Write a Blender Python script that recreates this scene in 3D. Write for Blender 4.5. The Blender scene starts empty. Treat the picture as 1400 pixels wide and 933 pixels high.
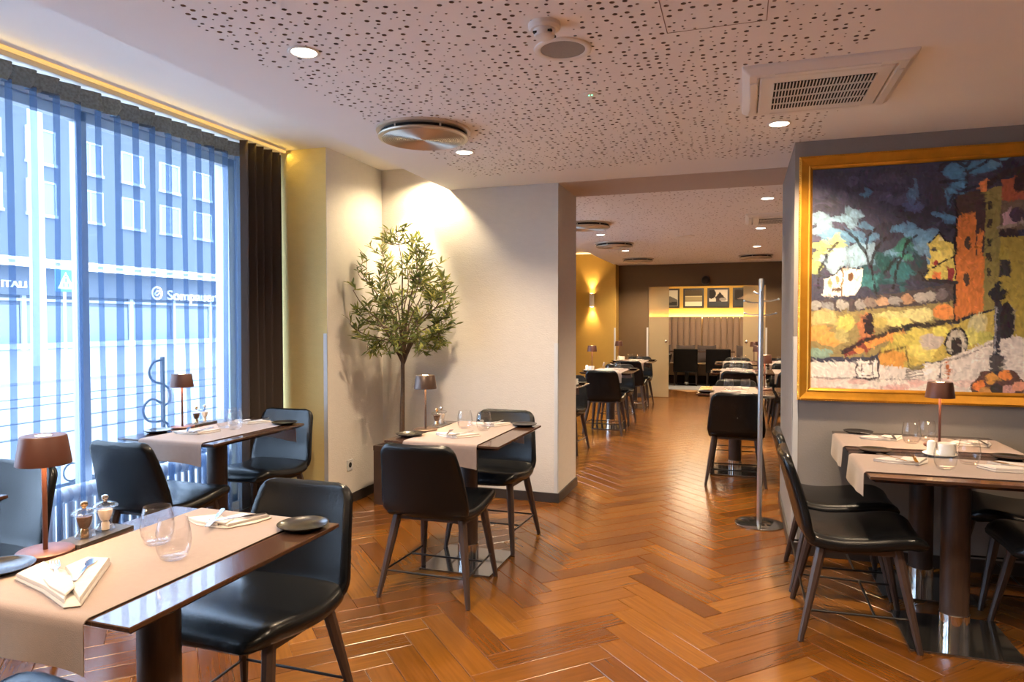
import bpy, bmesh, math, random
import numpy as np
from mathutils import Vector, Matrix
random.seed(7)
PI = math.pi
S = bpy.context.scene
COL = S.collection

# ------------------------------------------------------------------ camera
HC = 1.4                                   # lens height above the floor, metres
CEIL = 2.471                               # main ceiling height
RECESS = 2.67                              # raised ceiling strip along the windows
FPX = 937.43                               # focal length in pixels of a 1400 px wide frame
YAW, PITCH, ROLL = math.radians(18.4928), math.radians(1.55012), math.radians(-0.0358)
_F = Vector((-math.sin(YAW)*math.cos(PITCH), math.cos(YAW)*math.cos(PITCH), -math.sin(PITCH)))
_R = Vector((math.cos(YAW), math.sin(YAW), 0)); _U = _R.cross(_F)
_R, _U = _R*math.cos(ROLL)+_U*math.sin(ROLL), -_R*math.sin(ROLL)+_U*math.cos(ROLL)
cd = bpy.data.cameras.new('camera'); cam = bpy.data.objects.new('camera', cd); COL.objects.link(cam)
cd.sensor_width = 36; cd.lens = FPX/1400*36; cd.clip_end = 300
m3 = Matrix((_R, _U, -_F)).transposed()
cam.matrix_world = Matrix.Translation((0, 0, HC)) @ m3.to_4x4()
S.camera = cam

def at(u, v, **k):
    """photo pixel -> point on the plane x=.., y=.. or z=.."""
    d = _F+_R*((u-700)/FPX)-_U*((v-466.5)/FPX)
    (a, val), = k.items(); i = 'xyz'.index(a); o = Vector((0, 0, HC))
    return o+d*((val-o[i])/d[i])

# ------------------------------------------------------------------ sky, exposure
SKY = 10.0
w = bpy.data.worlds.new('overcast_sky'); S.world = w; w.use_nodes = True
bg = w.node_tree.nodes['Background']; bg.inputs[0].default_value = (0.74, 0.87, 1.0, 1); bg.inputs[1].default_value = SKY
vs = S.view_settings
vs.view_transform = 'Standard'; vs.look = 'None'; vs.gamma = 1; vs.use_curve_mapping = False
vs.exposure = 0.66
S.cycles.transparent_max_bounces = 24
def portal(x, y0, y1, z0, z1):
    l = bpy.data.lights.new('window_portal', 'AREA'); l.shape = 'RECTANGLE'; l.size = z1-z0; l.size_y = y1-y0
    l.cycles.is_portal = True
    o = bpy.data.objects.new('window_portal', l); COL.objects.link(o)
    o.location = (x, (y0+y1)/2, (z0+z1)/2); o.rotation_euler = (0, -PI/2, 0)
portal(-3.66, 0.3, 4.25, 0.05, 2.62)
portal(-3.66, 6.4, 8.6, 0.05, 2.62)

DOWN_W, LAMP_W = 175.0, 1.3                # downlight and table lamp power
WARM = (1.0, 0.76, 0.48); AMBER = (1.0, 0.55, 0.18)

# ------------------------------------------------------------------ materials
MATS = {}
def _nodes(name):
    m = bpy.data.materials.new(name); m.use_nodes = True
    return m, m.node_tree, m.node_tree.nodes['Principled BSDF']
def mat(name, col, rough=.5, metal=0, spec=.5, noise=0, nscale=30, bump=0, bscale=200, stretch=None, emit=None, estr=0, coat=0, sheen=0, coords='Object', bdist=.002):
    m, t, b = _nodes(name); N = t.nodes; L = t.links
    b.inputs['Base Color'].default_value = (*col, 1); b.inputs['Roughness'].default_value = rough
    b.inputs['Metallic'].default_value = metal; b.inputs['Specular IOR Level'].default_value = spec
    b.inputs['Coat Weight'].default_value = coat; b.inputs['Sheen Weight'].default_value = sheen
    if emit: b.inputs['Emission Color'].default_value = (*emit, 1); b.inputs['Emission Strength'].default_value = estr
    if noise or bump:
        tc = N.new('ShaderNodeTexCoord'); mp = N.new('ShaderNodeMapping'); L.new(tc.outputs[coords], mp.inputs[0])
        if stretch: mp.inputs['Scale'].default_value = stretch
    if noise:
        nz = N.new('ShaderNodeTexNoise'); nz.inputs['Scale'].default_value = nscale; nz.inputs['Detail'].default_value = 6
        L.new(mp.outputs[0], nz.inputs['Vector'])
        mx = N.new('ShaderNodeMix'); mx.data_type = 'RGBA'
        mx.inputs[6].default_value = (*[c*(1-noise) for c in col], 1); mx.inputs[7].default_value = (*[min(1, c*(1+noise)) for c in col], 1)
        L.new(nz.outputs[0], mx.inputs[0]); L.new(mx.outputs[2], b.inputs['Base Color'])
    if bump:
        nz2 = N.new('ShaderNodeTexNoise'); nz2.inputs['Scale'].default_value = bscale; nz2.inputs['Detail'].default_value = 4
        L.new(mp.outputs[0], nz2.inputs['Vector'])
        bp = N.new('ShaderNodeBump'); bp.inputs['Strength'].default_value = bump; bp.inputs['Distance'].default_value = bdist
        L.new(nz2.outputs[0], bp.inputs['Height']); L.new(bp.outputs[0], b.inputs['Normal'])
    MATS[name] = m
    return m

mat('cream_wall', (.60, .555, .505), .75, noise=.05, nscale=14, bump=.5, bscale=70, stretch=(1, 1, 2.2), bdist=.004)
mat('pier_yellow_light', (.68, .56, .25), .75, noise=.05, nscale=14, bump=.5, bscale=70, stretch=(1, 1, 2.2), bdist=.004)  # yellow light falling on the pier, put into its colour
mat('taupe_wall', (.25, .222, .20), .7, noise=.06, nscale=12, bump=.35, bscale=90, bdist=.003)
mat('brown_wall', (.13, .078, .032), .7, noise=.06, nscale=12, bump=.3, bscale=90)
mat('golden_lit_wall', (.45, .28, .055), .7, noise=.05, nscale=10, bump=.3, bscale=90)  # golden tone of the warm lighting, put into the wall colour
mat('plaster', (.86, .83, .81), .85, noise=.02, nscale=4)
mat('hole_dark', (.27, .20, .155), .9)
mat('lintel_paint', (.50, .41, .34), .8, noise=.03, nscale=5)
mat('baseboard', (.035, .026, .022), .4, noise=.2, nscale=40)
mat('leather', (.0045, .0048, .0055), .27, spec=.30, noise=.25, nscale=9, bump=.3, bscale=160, bdist=.0016)
mat('dark_wood', (.042, .024, .018), .42, noise=.45, nscale=22, stretch=(6, 6, .7), bump=.15, bscale=60)
mat('table_wood', (.050, .024, .015), .17, coat=.35, noise=.35, nscale=18, stretch=(5, .7, 1), bump=.05, bscale=80, spec=.5)
mat('black_metal', (.012, .012, .013), .35, metal=.3)
mat('base_steel', (.30, .29, .28), .10, metal=.95, noise=.1, nscale=5)
mat('chrome', (.75, .74, .72), .09, metal=1)
mat('satin_steel', (.62, .61, .60), .3, metal=1)
mat('guard_metal', (.60, .60, .60), .45, metal=.25)
mat('linen', (.205, .143, .116), .85, noise=.10, nscale=60, bump=.5, bscale=420, sheen=.2, bdist=.0015)
mat('napkin_cloth', (.43, .385, .355), .8, noise=.04, nscale=20, bump=.5, bscale=38, sheen=.2, bdist=.004)
mat('copper', (.085, .028, .017), .42, metal=.2, noise=.06, nscale=30)
mat('dark_bronze', (.075, .045, .033), .4, metal=.4)
mat('lamp_glow', (1, .8, .55), .5, emit=(1, .62, .28), estr=38)
mat('black_ceramic', (.016, .013, .012), .22, spec=.6, noise=.2, nscale=20)
mat('white_ceramic', (.80, .77, .72), .25)
mat('pepper', (.10, .05, .025), .9, noise=.7, nscale=260)
mat('salt', (.80, .70, .60), .8, noise=.1, nscale=300)
mat('gold_metal', (.80, .55, .28), .2, metal=1)
mat('slate', (.05, .042, .036), .55, noise=.4, nscale=30, bump=.4, bscale=60)
mat('gilt', (.60, .27, .022), .36, metal=.55, noise=.35, nscale=11, bump=.4, bscale=45, bdist=.003)
mat('brown_drape', (.050, .033, .025), .9, noise=.12, nscale=90, sheen=.3)
mat('header_tape', (.14, .19, .24), .5, noise=.75, nscale=70)
mat('rail_white', (.75, .75, .75), .4)
mat('slot_glow', (1, .7, .2), .5, emit=(1, .66, .22), estr=.42)
mat('led_warm', (1, .8, .5), .5, emit=(1, .62, .22), estr=14)
mat('downlight_glow', (1, .95, .85), .5, emit=(1, .86, .68), estr=9)
mat('white_plastic', (.78, .74, .70), .35)
mat('cream_plastic', (.66, .58, .50), .4)
mat('diffuser_metal', (.62, .54, .44), .33, metal=.7)
mat('slot_black', (.012, .011, .010), .8)
mat('speaker_mesh', (.30, .27, .245), .7, noise=.3, nscale=600)
mat('green_led', (.1, .9, .3), .5, emit=(.15, 1, .4), estr=4)
mat('radiator', (.70, .72, .75), .4)
mat('window_frame', (.42, .44, .47), .35, metal=.6)
mat('iron', (.05, .055, .065), .5, metal=.6)
mat('bark', (.13, .082, .050), .85, noise=.4, nscale=60, bump=.6, bscale=60)
mat('planter', (.055, .030, .020), .35, noise=.2, nscale=14)
mat('soil', (.05, .035, .025), .95, noise=.4, nscale=80, bump=1, bscale=60)
mat('carpet', (.20, .205, .22), .95, noise=.15, nscale=200)
mat('banquette_cloth', (.185, .115, .078), .75, noise=.1, nscale=80, sheen=.2)
mat('seat_cloth', (.30, .20, .13), .7, noise=.1, nscale=60)
mat('cushion_cloth', (.026, .014, .014), .85, noise=.2, nscale=80, sheen=.3)
mat('picture_black', (.016, .012, .011), .4)
mat('asphalt', (.25, .255, .26), .9, noise=.1, nscale=3)
mat('paving', (.32, .32, .32), .9, noise=.1, nscale=4)
mat('facade', (.095, .108, .125), .85, noise=.08, nscale=2)
mat('facade_trim', (.55, .57, .60), .7)
mat('shop_dark', (.17, .18, .19), .6, noise=.2, nscale=1.5)
mat('far_glass', (.16, .20, .25), .12, spec=.8)
mat('sign_white', (.9, .9, .9), .6, emit=(1, 1, 1), estr=4)
mat('sign_blue', (.05, .20, .62), .5)
mat('pole_white', (.72, .73, .74), .5)
mat('rail_steel', (.10, .105, .11), .45, metal=.6)
mat('roof_dark', (.10, .11, .13), .8)

def leaf_material():
    m, t, b = _nodes('olive_leaf'); N = t.nodes; L = t.links
    oi = N.new('ShaderNodeObjectInfo'); ge = N.new('ShaderNodeNewGeometry'); ad = N.new('ShaderNodeMath'); ad.operation = 'ADD'
    L.new(oi.outputs['Random'], ad.inputs[0]); L.new(ge.outputs['Random Per Island'], ad.inputs[1])
    fr = N.new('ShaderNodeMath'); fr.operation = 'FRACT'; L.new(ad.outputs[0], fr.inputs[0])
    cr = N.new('ShaderNodeValToRGB'); cr.color_ramp.elements[0].color = (.075, .11, .028, 1); cr.color_ramp.elements[1].color = (.34, .32, .07, 1)
    e = cr.color_ramp.elements.new(.55); e.color = (.17, .19, .045, 1)
    L.new(fr.outputs[0], cr.inputs[0]); L.new(cr.outputs[0], b.inputs['Base Color']); b.inputs['Roughness'].default_value = .45
    tr = N.new('ShaderNodeBsdfTranslucent'); L.new(cr.outputs[0], tr.inputs[0]); mx = N.new('ShaderNodeMixShader'); mx.inputs[0].default_value = .45
    L.new(b.outputs[0], mx.inputs[1]); L.new(tr.outputs[0], mx.inputs[2]); L.new(mx.outputs[0], N['Material Output'].inputs[0])
    MATS['olive_leaf'] = m
leaf_material()

def thin_glass(name, tint=(1, 1, 1), refl=1.0, rough=.0):
    m, t, b = _nodes(name); N = t.nodes; L = t.links; N.remove(b)
    tr = N.new('ShaderNodeBsdfTransparent'); tr.inputs[0].default_value = (*tint, 1)
    gl = N.new('ShaderNodeBsdfGlossy'); gl.inputs['Roughness'].default_value = rough
    fr = N.new('ShaderNodeLayerWeight'); fr.inputs[0].default_value = .5
    pw = N.new('ShaderNodeMath'); pw.operation = 'POWER'; pw.inputs[1].default_value = 3.5; L.new(fr.outputs['Facing'], pw.inputs[0])
    mu = N.new('ShaderNodeMath'); mu.operation = 'MULTIPLY_ADD'; mu.inputs[1].default_value = .75*refl; mu.inputs[2].default_value = .045*refl; L.new(pw.outputs[0], mu.inputs[0])
    mx = N.new('ShaderNodeMixShader'); L.new(mu.outputs[0], mx.inputs[0]); L.new(tr.outputs[0], mx.inputs[1]); L.new(gl.outputs[0], mx.inputs[2])
    L.new(mx.outputs[0], N['Material Output'].inputs[0]); MATS[name] = m
thin_glass('pane_glass', (.93, .97, 1.0), .7)
thin_glass('tumbler_glass', (.985, .985, .985), .8, .0)
thin_glass('mill_glass', (.93, .92, .92), 1.3, .03)

def cloth_mix(name, transp, tcol, dcol, tl):
    """thin woven cloth: part open weave, part diffuse, part translucent"""
    m, t, b = _nodes(name); N = t.nodes; L = t.links; N.remove(b)
    tr = N.new('ShaderNodeBsdfTransparent'); tr.inputs[0].default_value = (*tcol, 1)
    df = N.new('ShaderNodeBsdfDiffuse'); df.inputs[0].default_value = (*dcol, 1)
    tn = N.new('ShaderNodeBsdfTranslucent'); tn.inputs[0].default_value = (*dcol, 1)
    a = N.new('ShaderNodeMixShader'); a.inputs[0].default_value = tl; L.new(df.outputs[0], a.inputs[1]); L.new(tn.outputs[0], a.inputs[2])
    c = N.new('ShaderNodeMixShader'); c.inputs[0].default_value = transp; L.new(a.outputs[0], c.inputs[1]); L.new(tr.outputs[0], c.inputs[2])
    L.new(c.outputs[0], N['Material Output'].inputs[0]); MATS[name] = m
cloth_mix('sheer', .56, (.84, .90, 1.0), (.075, .125, .235), .55)
cloth_mix('frosted_leaf', .48, (.95, .90, .80), (.62, .52, .36), .4)

def plank_material():
    m, t, b = _nodes('oak_planks'); N = t.nodes; L = t.links
    oi = N.new('ShaderNodeObjectInfo'); ge = N.new('ShaderNodeNewGeometry'); ad = N.new('ShaderNodeMath'); ad.operation = 'ADD'
    L.new(oi.outputs['Random'], ad.inputs[0]); L.new(ge.outputs['Random Per Island'], ad.inputs[1])
    fr = N.new('ShaderNodeMath'); fr.operation = 'FRACT'; L.new(ad.outputs[0], fr.inputs[0])
    cr = N.new('ShaderNodeValToRGB'); E = cr.color_ramp.elements
    E[0].color = (.098, .032, .004, 1); E[1].color = (.190, .074, .010, 1); e = E.new(.5); e.color = (.142, .050, .006, 1)
    L.new(fr.outputs[0], cr.inputs[0])
    uv = N.new('ShaderNodeUVMap'); uv.uv_map = 'UVMap'
    cb = N.new('ShaderNodeCombineXYZ'); m10 = N.new('ShaderNodeMath'); m10.operation = 'MULTIPLY'; m10.inputs[1].default_value = 37
    L.new(fr.outputs[0], m10.inputs[0]); L.new(m10.outputs[0], cb.inputs[0]); L.new(m10.outputs[0], cb.inputs[2])
    va = N.new('ShaderNodeVectorMath'); va.operation = 'ADD'; L.new(uv.outputs[0], va.inputs[0]); L.new(cb.outputs[0], va.inputs[1])
    mp = N.new('ShaderNodeMapping'); mp.inputs['Scale'].default_value = (2.2, 38, 1); L.new(va.outputs[0], mp.inputs[0])
    nz = N.new('ShaderNodeTexNoise'); nz.inputs['Scale'].default_value = 1.6; nz.inputs['Detail'].default_value = 8; nz.inputs['Distortion'].default_value = .5
    L.new(mp.outputs[0], nz.inputs['Vector'])
    r2 = N.new('ShaderNodeValToRGB'); r2.color_ramp.elements[0].position = .3; r2.color_ramp.elements[1].position = .72
    r2.color_ramp.elements[0].color = (.74, .72, .70, 1); r2.color_ramp.elements[1].color = (1.1, 1.08, 1.06, 1); L.new(nz.outputs[0], r2.inputs[0])
    mx = N.new('ShaderNodeMix'); mx.data_type = 'RGBA'; mx.blend_type = 'MULTIPLY'; mx.inputs[0].default_value = .8
    L.new(cr.outputs[0], mx.inputs[6]); L.new(r2.outputs[0], mx.inputs[7]); L.new(mx.outputs[2], b.inputs['Base Color'])
    b.inputs['Roughness'].default_value = .27; b.inputs['Specular IOR Level'].default_value = .5
    rr = N.new('ShaderNodeMapRange'); rr.inputs[3].default_value = .17; rr.inputs[4].default_value = .29; L.new(nz.outputs[0], rr.inputs[0]); L.new(rr.outputs[0], b.inputs['Roughness'])
    bp = N.new('ShaderNodeBump'); bp.inputs['Strength'].default_value = .12; bp.inputs['Distance'].default_value = .001; L.new(nz.outputs[0], bp.inputs['Height']); L.new(bp.outputs[0], b.inputs['Normal'])
    MATS['oak_planks'] = m
plank_material()
mat('floor_joint', (.30, .17, .07), .5)

def far_dots():
    """perforated ceiling too far away to tell the holes apart"""
    m, t, b = _nodes('perforated_plaster'); N = t.nodes; L = t.links
    tc = N.new('ShaderNodeTexCoord'); vo = N.new('ShaderNodeTexVoronoi'); vo.inputs['Scale'].default_value = 24; L.new(tc.outputs['Object'], vo.inputs['Vector'])
    lt = N.new('ShaderNodeMath'); lt.operation = 'LESS_THAN'; lt.inputs[1].default_value = .2; L.new(vo.outputs['Distance'], lt.inputs[0])
    mx = N.new('ShaderNodeMix'); mx.data_type = 'RGBA'; mx.inputs[6].default_value = (.86, .83, .81, 1); mx.inputs[7].default_value = (.27, .20, .155, 1)
    L.new(lt.outputs[0], mx.inputs[0]); L.new(mx.outputs[2], b.inputs['Base Color']); b.inputs['Roughness'].default_value = .85
    MATS['perforated_plaster'] = m
far_dots()

def paint_material():
    m, t, b = _nodes('painted_canvas'); N = t.nodes; L = t.links
    a = N.new('ShaderNodeVertexColor'); a.layer_name = 'paint'; L.new(a.outputs[0], b.inputs['Base Color'])
    b.inputs['Roughness'].default_value = .6; b.inputs['Specular IOR Level'].default_value = .2
    tc = N.new('ShaderNodeTexCoord'); nz = N.new('ShaderNodeTexNoise'); nz.inputs['Scale'].default_value = 60; nz.inputs['Detail'].default_value = 4; L.new(tc.outputs['Object'], nz.inputs['Vector'])
    bp = N.new('ShaderNodeBump'); bp.inputs['Strength'].default_value = .4; bp.inputs['Distance'].default_value = .003; L.new(nz.outputs[0], bp.inputs['Height']); L.new(bp.outputs[0], b.inputs['Normal'])
    MATS['painted_canvas'] = m
paint_material()

# ------------------------------------------------------------------ mesh helpers
class MB:
    def __init__(s): s.v = []; s.f = []; s.sm = []
    def add(s, vs, fs, smooth=False):
        o = len(s.v); s.v += [tuple(p) for p in vs]
        for f in fs: s.f.append([i+o for i in f]); s.sm.append(smooth)
        return s
    def box(s, x0, x1, y0, y1, z0, z1):
        return s.add([(x, y, z) for z in (z0, z1) for y in (y0, y1) for x in (x0, x1)],
                     [(0, 2, 3, 1), (4, 5, 7, 6), (0, 1, 5, 4), (2, 6, 7, 3), (0, 4, 6, 2), (1, 3, 7, 5)])
    def cbox(s, c, d): return s.box(c[0]-d[0]/2, c[0]+d[0]/2, c[1]-d[1]/2, c[1]+d[1]/2, c[2]-d[2]/2, c[2]+d[2]/2)
    def lathe(s, prof, n=32, c=(0, 0, 0), axis='z', smooth=True):
        vs = []; fs = []
        def pt(r, a, z):
            x, y = r*math.cos(a), r*math.sin(a)
            if axis == 'y': return (c[0]+x, c[1]-z, c[2]+y)
            if axis == 'x': return (c[0]+z, c[1]+x, c[2]+y)
            return (c[0]+x, c[1]+y, c[2]+z)
        rings = []
        for r, z in prof:
            if r < 1e-6: rings.append([len(vs)]); vs.append(pt(0, 0, z))
            else: rings.append(list(range(len(vs), len(vs)+n))); vs += [pt(r, 2*PI*i/n, z) for i in range(n)]
        for a, b in zip(rings, rings[1:]):
            for i in range(n):
                j = (i+1) % n
                q = [a[i % len(a)], a[j % len(a)], b[j % len(b)], b[i % len(b)]]
                u = []
                for k in q:
                    if k not in u: u.append(k)
                if len(u) > 2: fs.append(u)
        return s.add(vs, fs, smooth)
    def tube(s, pts, rad, n=8, cap=True, smooth=True):
        pts = [Vector(p) for p in pts]; k = len(pts)
        if not hasattr(rad, '__len__'): rad = [rad]*k
        vs = []; fs = []; ref = None
        for i, p in enumerate(pts):
            t = (pts[min(i+1, k-1)]-pts[max(i-1, 0)]).normalized()
            if ref is None: ref = Vector((0, 0, 1)) if abs(t.z) < .9 else Vector((1, 0, 0))
            a = t.cross(ref).normalized(); b = a.cross(t); ref = b
            for j in range(n):
                q = 2*PI*(j+.5)/n; vs.append(p+(a*math.cos(q)+b*math.sin(q))*rad[i])
        for i in range(k-1):
            for j in range(n): fs.append((i*n+j, i*n+(j+1) % n, (i+1)*n+(j+1) % n, (i+1)*n+j))
        if cap: fs += [tuple(range(n)), tuple(range(k*n-1, (k-1)*n-1, -1))]
        return s.add(vs, fs, smooth)
    def prism(s, poly, z0, z1, smooth=False):
        n = len(poly); vs = [(x, y, z0) for x, y in poly]+[(x, y, z1) for x, y in poly]
        return s.add(vs, [tuple(range(n-1, -1, -1)), tuple(range(n, 2*n))]+[(i, (i+1) % n, n+(i+1) % n, n+i) for i in range(n)], smooth)
    def grid(s, P, smooth=True):
        a, b = len(P), len(P[0])
        return s.add([p for r in P for p in r], [(i*b+j, i*b+j+1, (i+1)*b+j+1, (i+1)*b+j) for i in range(a-1) for j in range(b-1)], smooth)
    def mesh(s, name, m=None, merge=0):
        me = bpy.data.meshes.new(name); me.from_pydata(s.v, [], s.f)
        me.polygons.foreach_set('use_smooth', s.sm)
        if merge or True:
            bm = bmesh.new(); bm.from_mesh(me)
            if merge: bmesh.ops.remove_doubles(bm, verts=bm.verts, dist=merge)
            bmesh.ops.recalc_face_normals(bm, faces=bm.faces); bm.to_mesh(me); bm.free()
        if any(s.sm): me.set_sharp_from_angle(angle=.75)
        if m: me.materials.append(MATS[m])
        return me
def obj(name, mb, m=None, parent=None, bev=0, merge=0, loc=None):
    me = mb.mesh(name, m, merge) if isinstance(mb, MB) else mb
    o = bpy.data.objects.new(name, me); COL.objects.link(o)
    if parent: o.parent = parent
    if loc: o.location = loc
    if bev:
        b = o.modifiers.new('bevel', 'BEVEL'); b.width = bev; b.segments = 2; b.limit_method = 'ANGLE'; b.angle_limit = .6
    return o
def tag(o, label, cat, group=None, kind=None):
    if label: o['label'] = label
    if cat: o['category'] = cat
    if group: o['group'] = group
    if kind: o['kind'] = kind
    return o
def thing(name, label, cat, loc=(0, 0, 0), rz=0, group=None):
    o = bpy.data.objects.new(name, None); COL.objects.link(o); o.location = loc; o.rotation_euler = (0, 0, rz); o.empty_display_size = .1
    return tag(o, label, cat, group)
def struct(name, mb, m, label=None, bev=0, parent=None):
    o = obj(name, mb, m, parent, bev)
    if not parent: o['kind'] = 'structure'
    if label: o['label'] = label
    return o
def copy_tree(o, parent=None):
    c = o.copy(); COL.objects.link(c); c.parent = parent
    if parent: c.matrix_parent_inverse = o.matrix_parent_inverse.copy()
    for ch in list(o.children): copy_tree(ch, c)
    return c
def light(kind, name, parent, loc, power, col, rot=(0, 0, 0), **k):
    l = bpy.data.lights.new(name, kind); l.energy = power; l.color = col
    for a, b in k.items(): setattr(l, a, b)
    o = bpy.data.objects.new(name, l); COL.objects.link(o); o.location = loc; o.rotation_euler = rot; o.parent = parent
    return o

# ================================================================== the setting
XW, XR, YB = -3.6, 3.3, -1.6               # window wall, right wall, wall behind the viewer
PX, PY, PY2 = -1.340, 5.124, 5.73          # cream pillar: right corner, front, back
WX, WY = 0.296, 4.432                      # wall with the painting: left end, front
FY = 12.93                                 # far wall with the wide doorway
SX = -2.245                                # edge where the main ceiling steps up to the window strip
CX_ = -2.865                               # niche wall beside the olive tree
COLY = 4.313                               # front of the pier beside the curtain

# ---- floor: oak herringbone, planks with open joints
def plank_data():
    L, W, g, h, c = .5982, .1182, 0, .018, .0021
    vs = []
    for z, i in ((-h, 0), (-c*1.2, 0), (0, c)):
        vs += [(i, i, z), (L-i, i, z), (L-i, W-i, z), (i, W-i, z)]
    fs = [(8, 9, 10, 11), (0, 3, 2, 1)]
    for k in (0, 4):
        fs += [(k+j, k+(j+1) % 4, k+4+(j+1) % 4, k+4+j) for j in range(4)]
    return vs, fs
PV, PF = plank_data()
def with_uv(me, uvs):
    ul = me.uv_layers.new(name='UVMap'); li = np.empty(len(me.loops), dtype=np.int32); me.loops.foreach_get('vertex_index', li)
    ul.data.foreach_set('uv', np.asarray(uvs, dtype=np.float32)[li].ravel())
floor = struct('floor', MB().box(XW, XR, YB, 14.62, -.12, -.006), 'floor_joint', 'glossy orange-brown oak herringbone floor')
W_, NL = .12, 5
U0, V0 = 2.35, 2.126
r2 = math.sqrt(2)
planks = []
for j in range(-8, 9):
    for k in range(-95, 110):
        for A in (True, False):
            if A: u, v = k+2*NL*j, k
            else: u, v = k+NL+2*NL*j, k-NL+1
            # local x along plank; A runs along u, B along v
            uu, vv = U0+u*W_, V0+v*W_
            if A: o = ((vv-uu)/r2, (uu+vv)/r2); ang = 3*PI/4; o = o[0]+W_/r2, o[1]+W_/r2; # shift so local y points to -v
            else: o = ((vv-uu)/r2, (uu+vv)/r2); ang = PI/4
            c = (o[0]+math.cos(ang)*.3-math.sin(ang)*.06, o[1]+math.sin(ang)*.3+math.cos(ang)*.06)
            if XW-.05 < c[0] < XR+.05 and YB < c[1] < 14.42: planks.append((o, ang, c))
def vis(c):
    d = Vector((c[0], c[1], -HC)); z = d.dot(_F)
    if z < .3: return None
    px = 700+FPX*d.dot(_R)/z; py = 466.5-FPX*d.dot(_U)/z
    if not (-60 < px < 1460 and py < 990): return None
    if c[0] < -2.86 and c[1] > 4.3: return None
    if c[1] > WY and c[0] > WX: return None
    if c[0] < PX-.1 and c[1] > PY: return None
    return z
ranked = sorted([(vis(p[2]), i) for i, p in enumerate(planks) if vis(p[2])])
near = set(i for _, i in ranked[:300])
pme = MB().add(PV, PF).mesh('plank', 'oak_planks'); with_uv(pme, [(p[0], p[1]) for p in PV])
rest = MB(); ruv = []
for i, (o, a, c) in enumerate(planks):
    if i in near:
        p = bpy.data.objects.new('plank', pme); COL.objects.link(p); p.location = (o[0], o[1], 0); p.rotation_euler = (0, 0, a); p.parent = floor
    else:
        ca, sa = math.cos(a), math.sin(a)
        rest.add([(o[0]+ca*x-sa*y, o[1]+sa*x+ca*y, z) for x, y, z in PV], PF); ruv += [(x, y) for x, y, z in PV]
rme = rest.mesh('planks', 'oak_planks'); with_uv(rme, ruv)
ro = obj('planks', rme, parent=floor); ro['kind'] = 'stuff'

# ---- ceilings
PA, PB, PC, PD = -1.90, .465, -1.2, 4.74   # perforated field
cl = MB()
cl.box(SX, PA, YB, PY, CEIL, RECESS+.1); cl.box(PB, XR, YB, WY, CEIL, RECESS+.1); cl.box(PB, WX+.6, WY, PY, CEIL, RECESS+.1)
cl.box(PA, PB, YB, PC, CEIL, RECESS+.1); cl.box(PA, PB, PD, PY, CEIL, RECESS+.1)
ceiling = struct('ceiling', cl, 'plaster', 'pale plaster ceiling with a perforated acoustic field')
struct('ceiling_recess', MB().box(XW, SX, YB, PY, RECESS, RECESS+.1), 'plaster', 'raised pale ceiling strip above the window')
struct('ceiling_backroom', MB().box(SX, PA, PY2, FY, CEIL, RECESS+.1).box(.5, XR, PY2, FY, CEIL, RECESS+.1), 'plaster')
struct('ceiling_backroom_field', MB().box(PA, .5, PY2, FY, CEIL, CEIL+.1), 'perforated_plaster', 'perforated ceiling of the room behind')
struct('ceiling_backroom_recess', MB().box(XW, SX, PY2, FY, RECESS, RECESS+.1), 'plaster')
struct('lintel', MB().box(PX, WX, PY, PY2, CEIL-.004, RECESS+.1), 'lintel_paint', 'plain lintel between pillar and painting wall')
rnd = random.Random(3)
nx, ny = 55, 138; dx, dy = (PB-PA)/nx, (PD-PC)/ny
V = []; Fc = []; MI = []
for i in range(nx):
    for j in range(ny):
        x0, y0 = PA+i*dx, PC+j*dy; cx, cy = x0+dx/2, y0+dy/2; o = len(V)
        sq = [(x0+dx, cy), (x0+dx, y0+dy), (cx, y0+dy), (x0, y0+dy), (x0, cy), (x0, y0), (cx, y0), (x0+dx, y0)]
        r = rnd.choice((0, .0035, .0045, .0055, .007, .0095, .0095)); edge = i in (0, nx-1) or j in (0, ny-1)
        if r == 0 or (edge and rnd.random() < .45):
            V += [(x0, y0, CEIL), (x0+dx, y0, CEIL), (x0+dx, y0+dy, CEIL), (x0, y0+dy, CEIL)]; Fc.append((o+3, o+2, o+1, o)); MI.append(0); continue
        jx, jy = rnd.uniform(-1, 1)*(dx/2-r-.002), rnd.uniform(-1, 1)*(dy/2-r-.002)
        V += [(a, b, CEIL) for a, b in sq]
        V += [(cx+jx+r*math.cos(k*PI/4), cy+jy+r*math.sin(k*PI/4), CEIL) for k in range(8)]
        V += [(cx+jx+r*math.cos(k*PI/4), cy+jy+r*math.sin(k*PI/4), CEIL+.011) for k in range(8)]
        for k in range(8):
            q = (k+1) % 8
            Fc.append((o+k, o+8+k, o+8+q, o+q)); MI.append(0)
            Fc.append((o+8+k, o+16+k, o+16+q, o+8+q)); MI.append(1)
        Fc.append(tuple(o+16+k for k in range(8))); MI.append(1)
pm = bpy.data.meshes.new('perforated_panel'); pm.from_pydata(V, [], Fc); pm.polygons.foreach_set('material_index', MI)
pm.materials.append(MATS['plaster']); pm.materials.append(MATS['hole_dark'])
pf = obj('perforated_panel', pm, parent=ceiling); pf['kind'] = 'stuff'
hb = MB()                                   # service hatch let into the perforated field: narrow open joint
a, b = at(905, 5, z=CEIL), at(1028, 68, z=CEIL)
for bx in ((-.27, -.267, 1.75, 2.62), (.075, .078, 1.75, 2.62), (-.27, .078, 2.617, 2.62)): hb.box(bx[0], bx[1], bx[2], bx[3], CEIL-.0008, CEIL+.001)
obj('hatch_joint', hb, 'hole_dark', ceiling)

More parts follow.
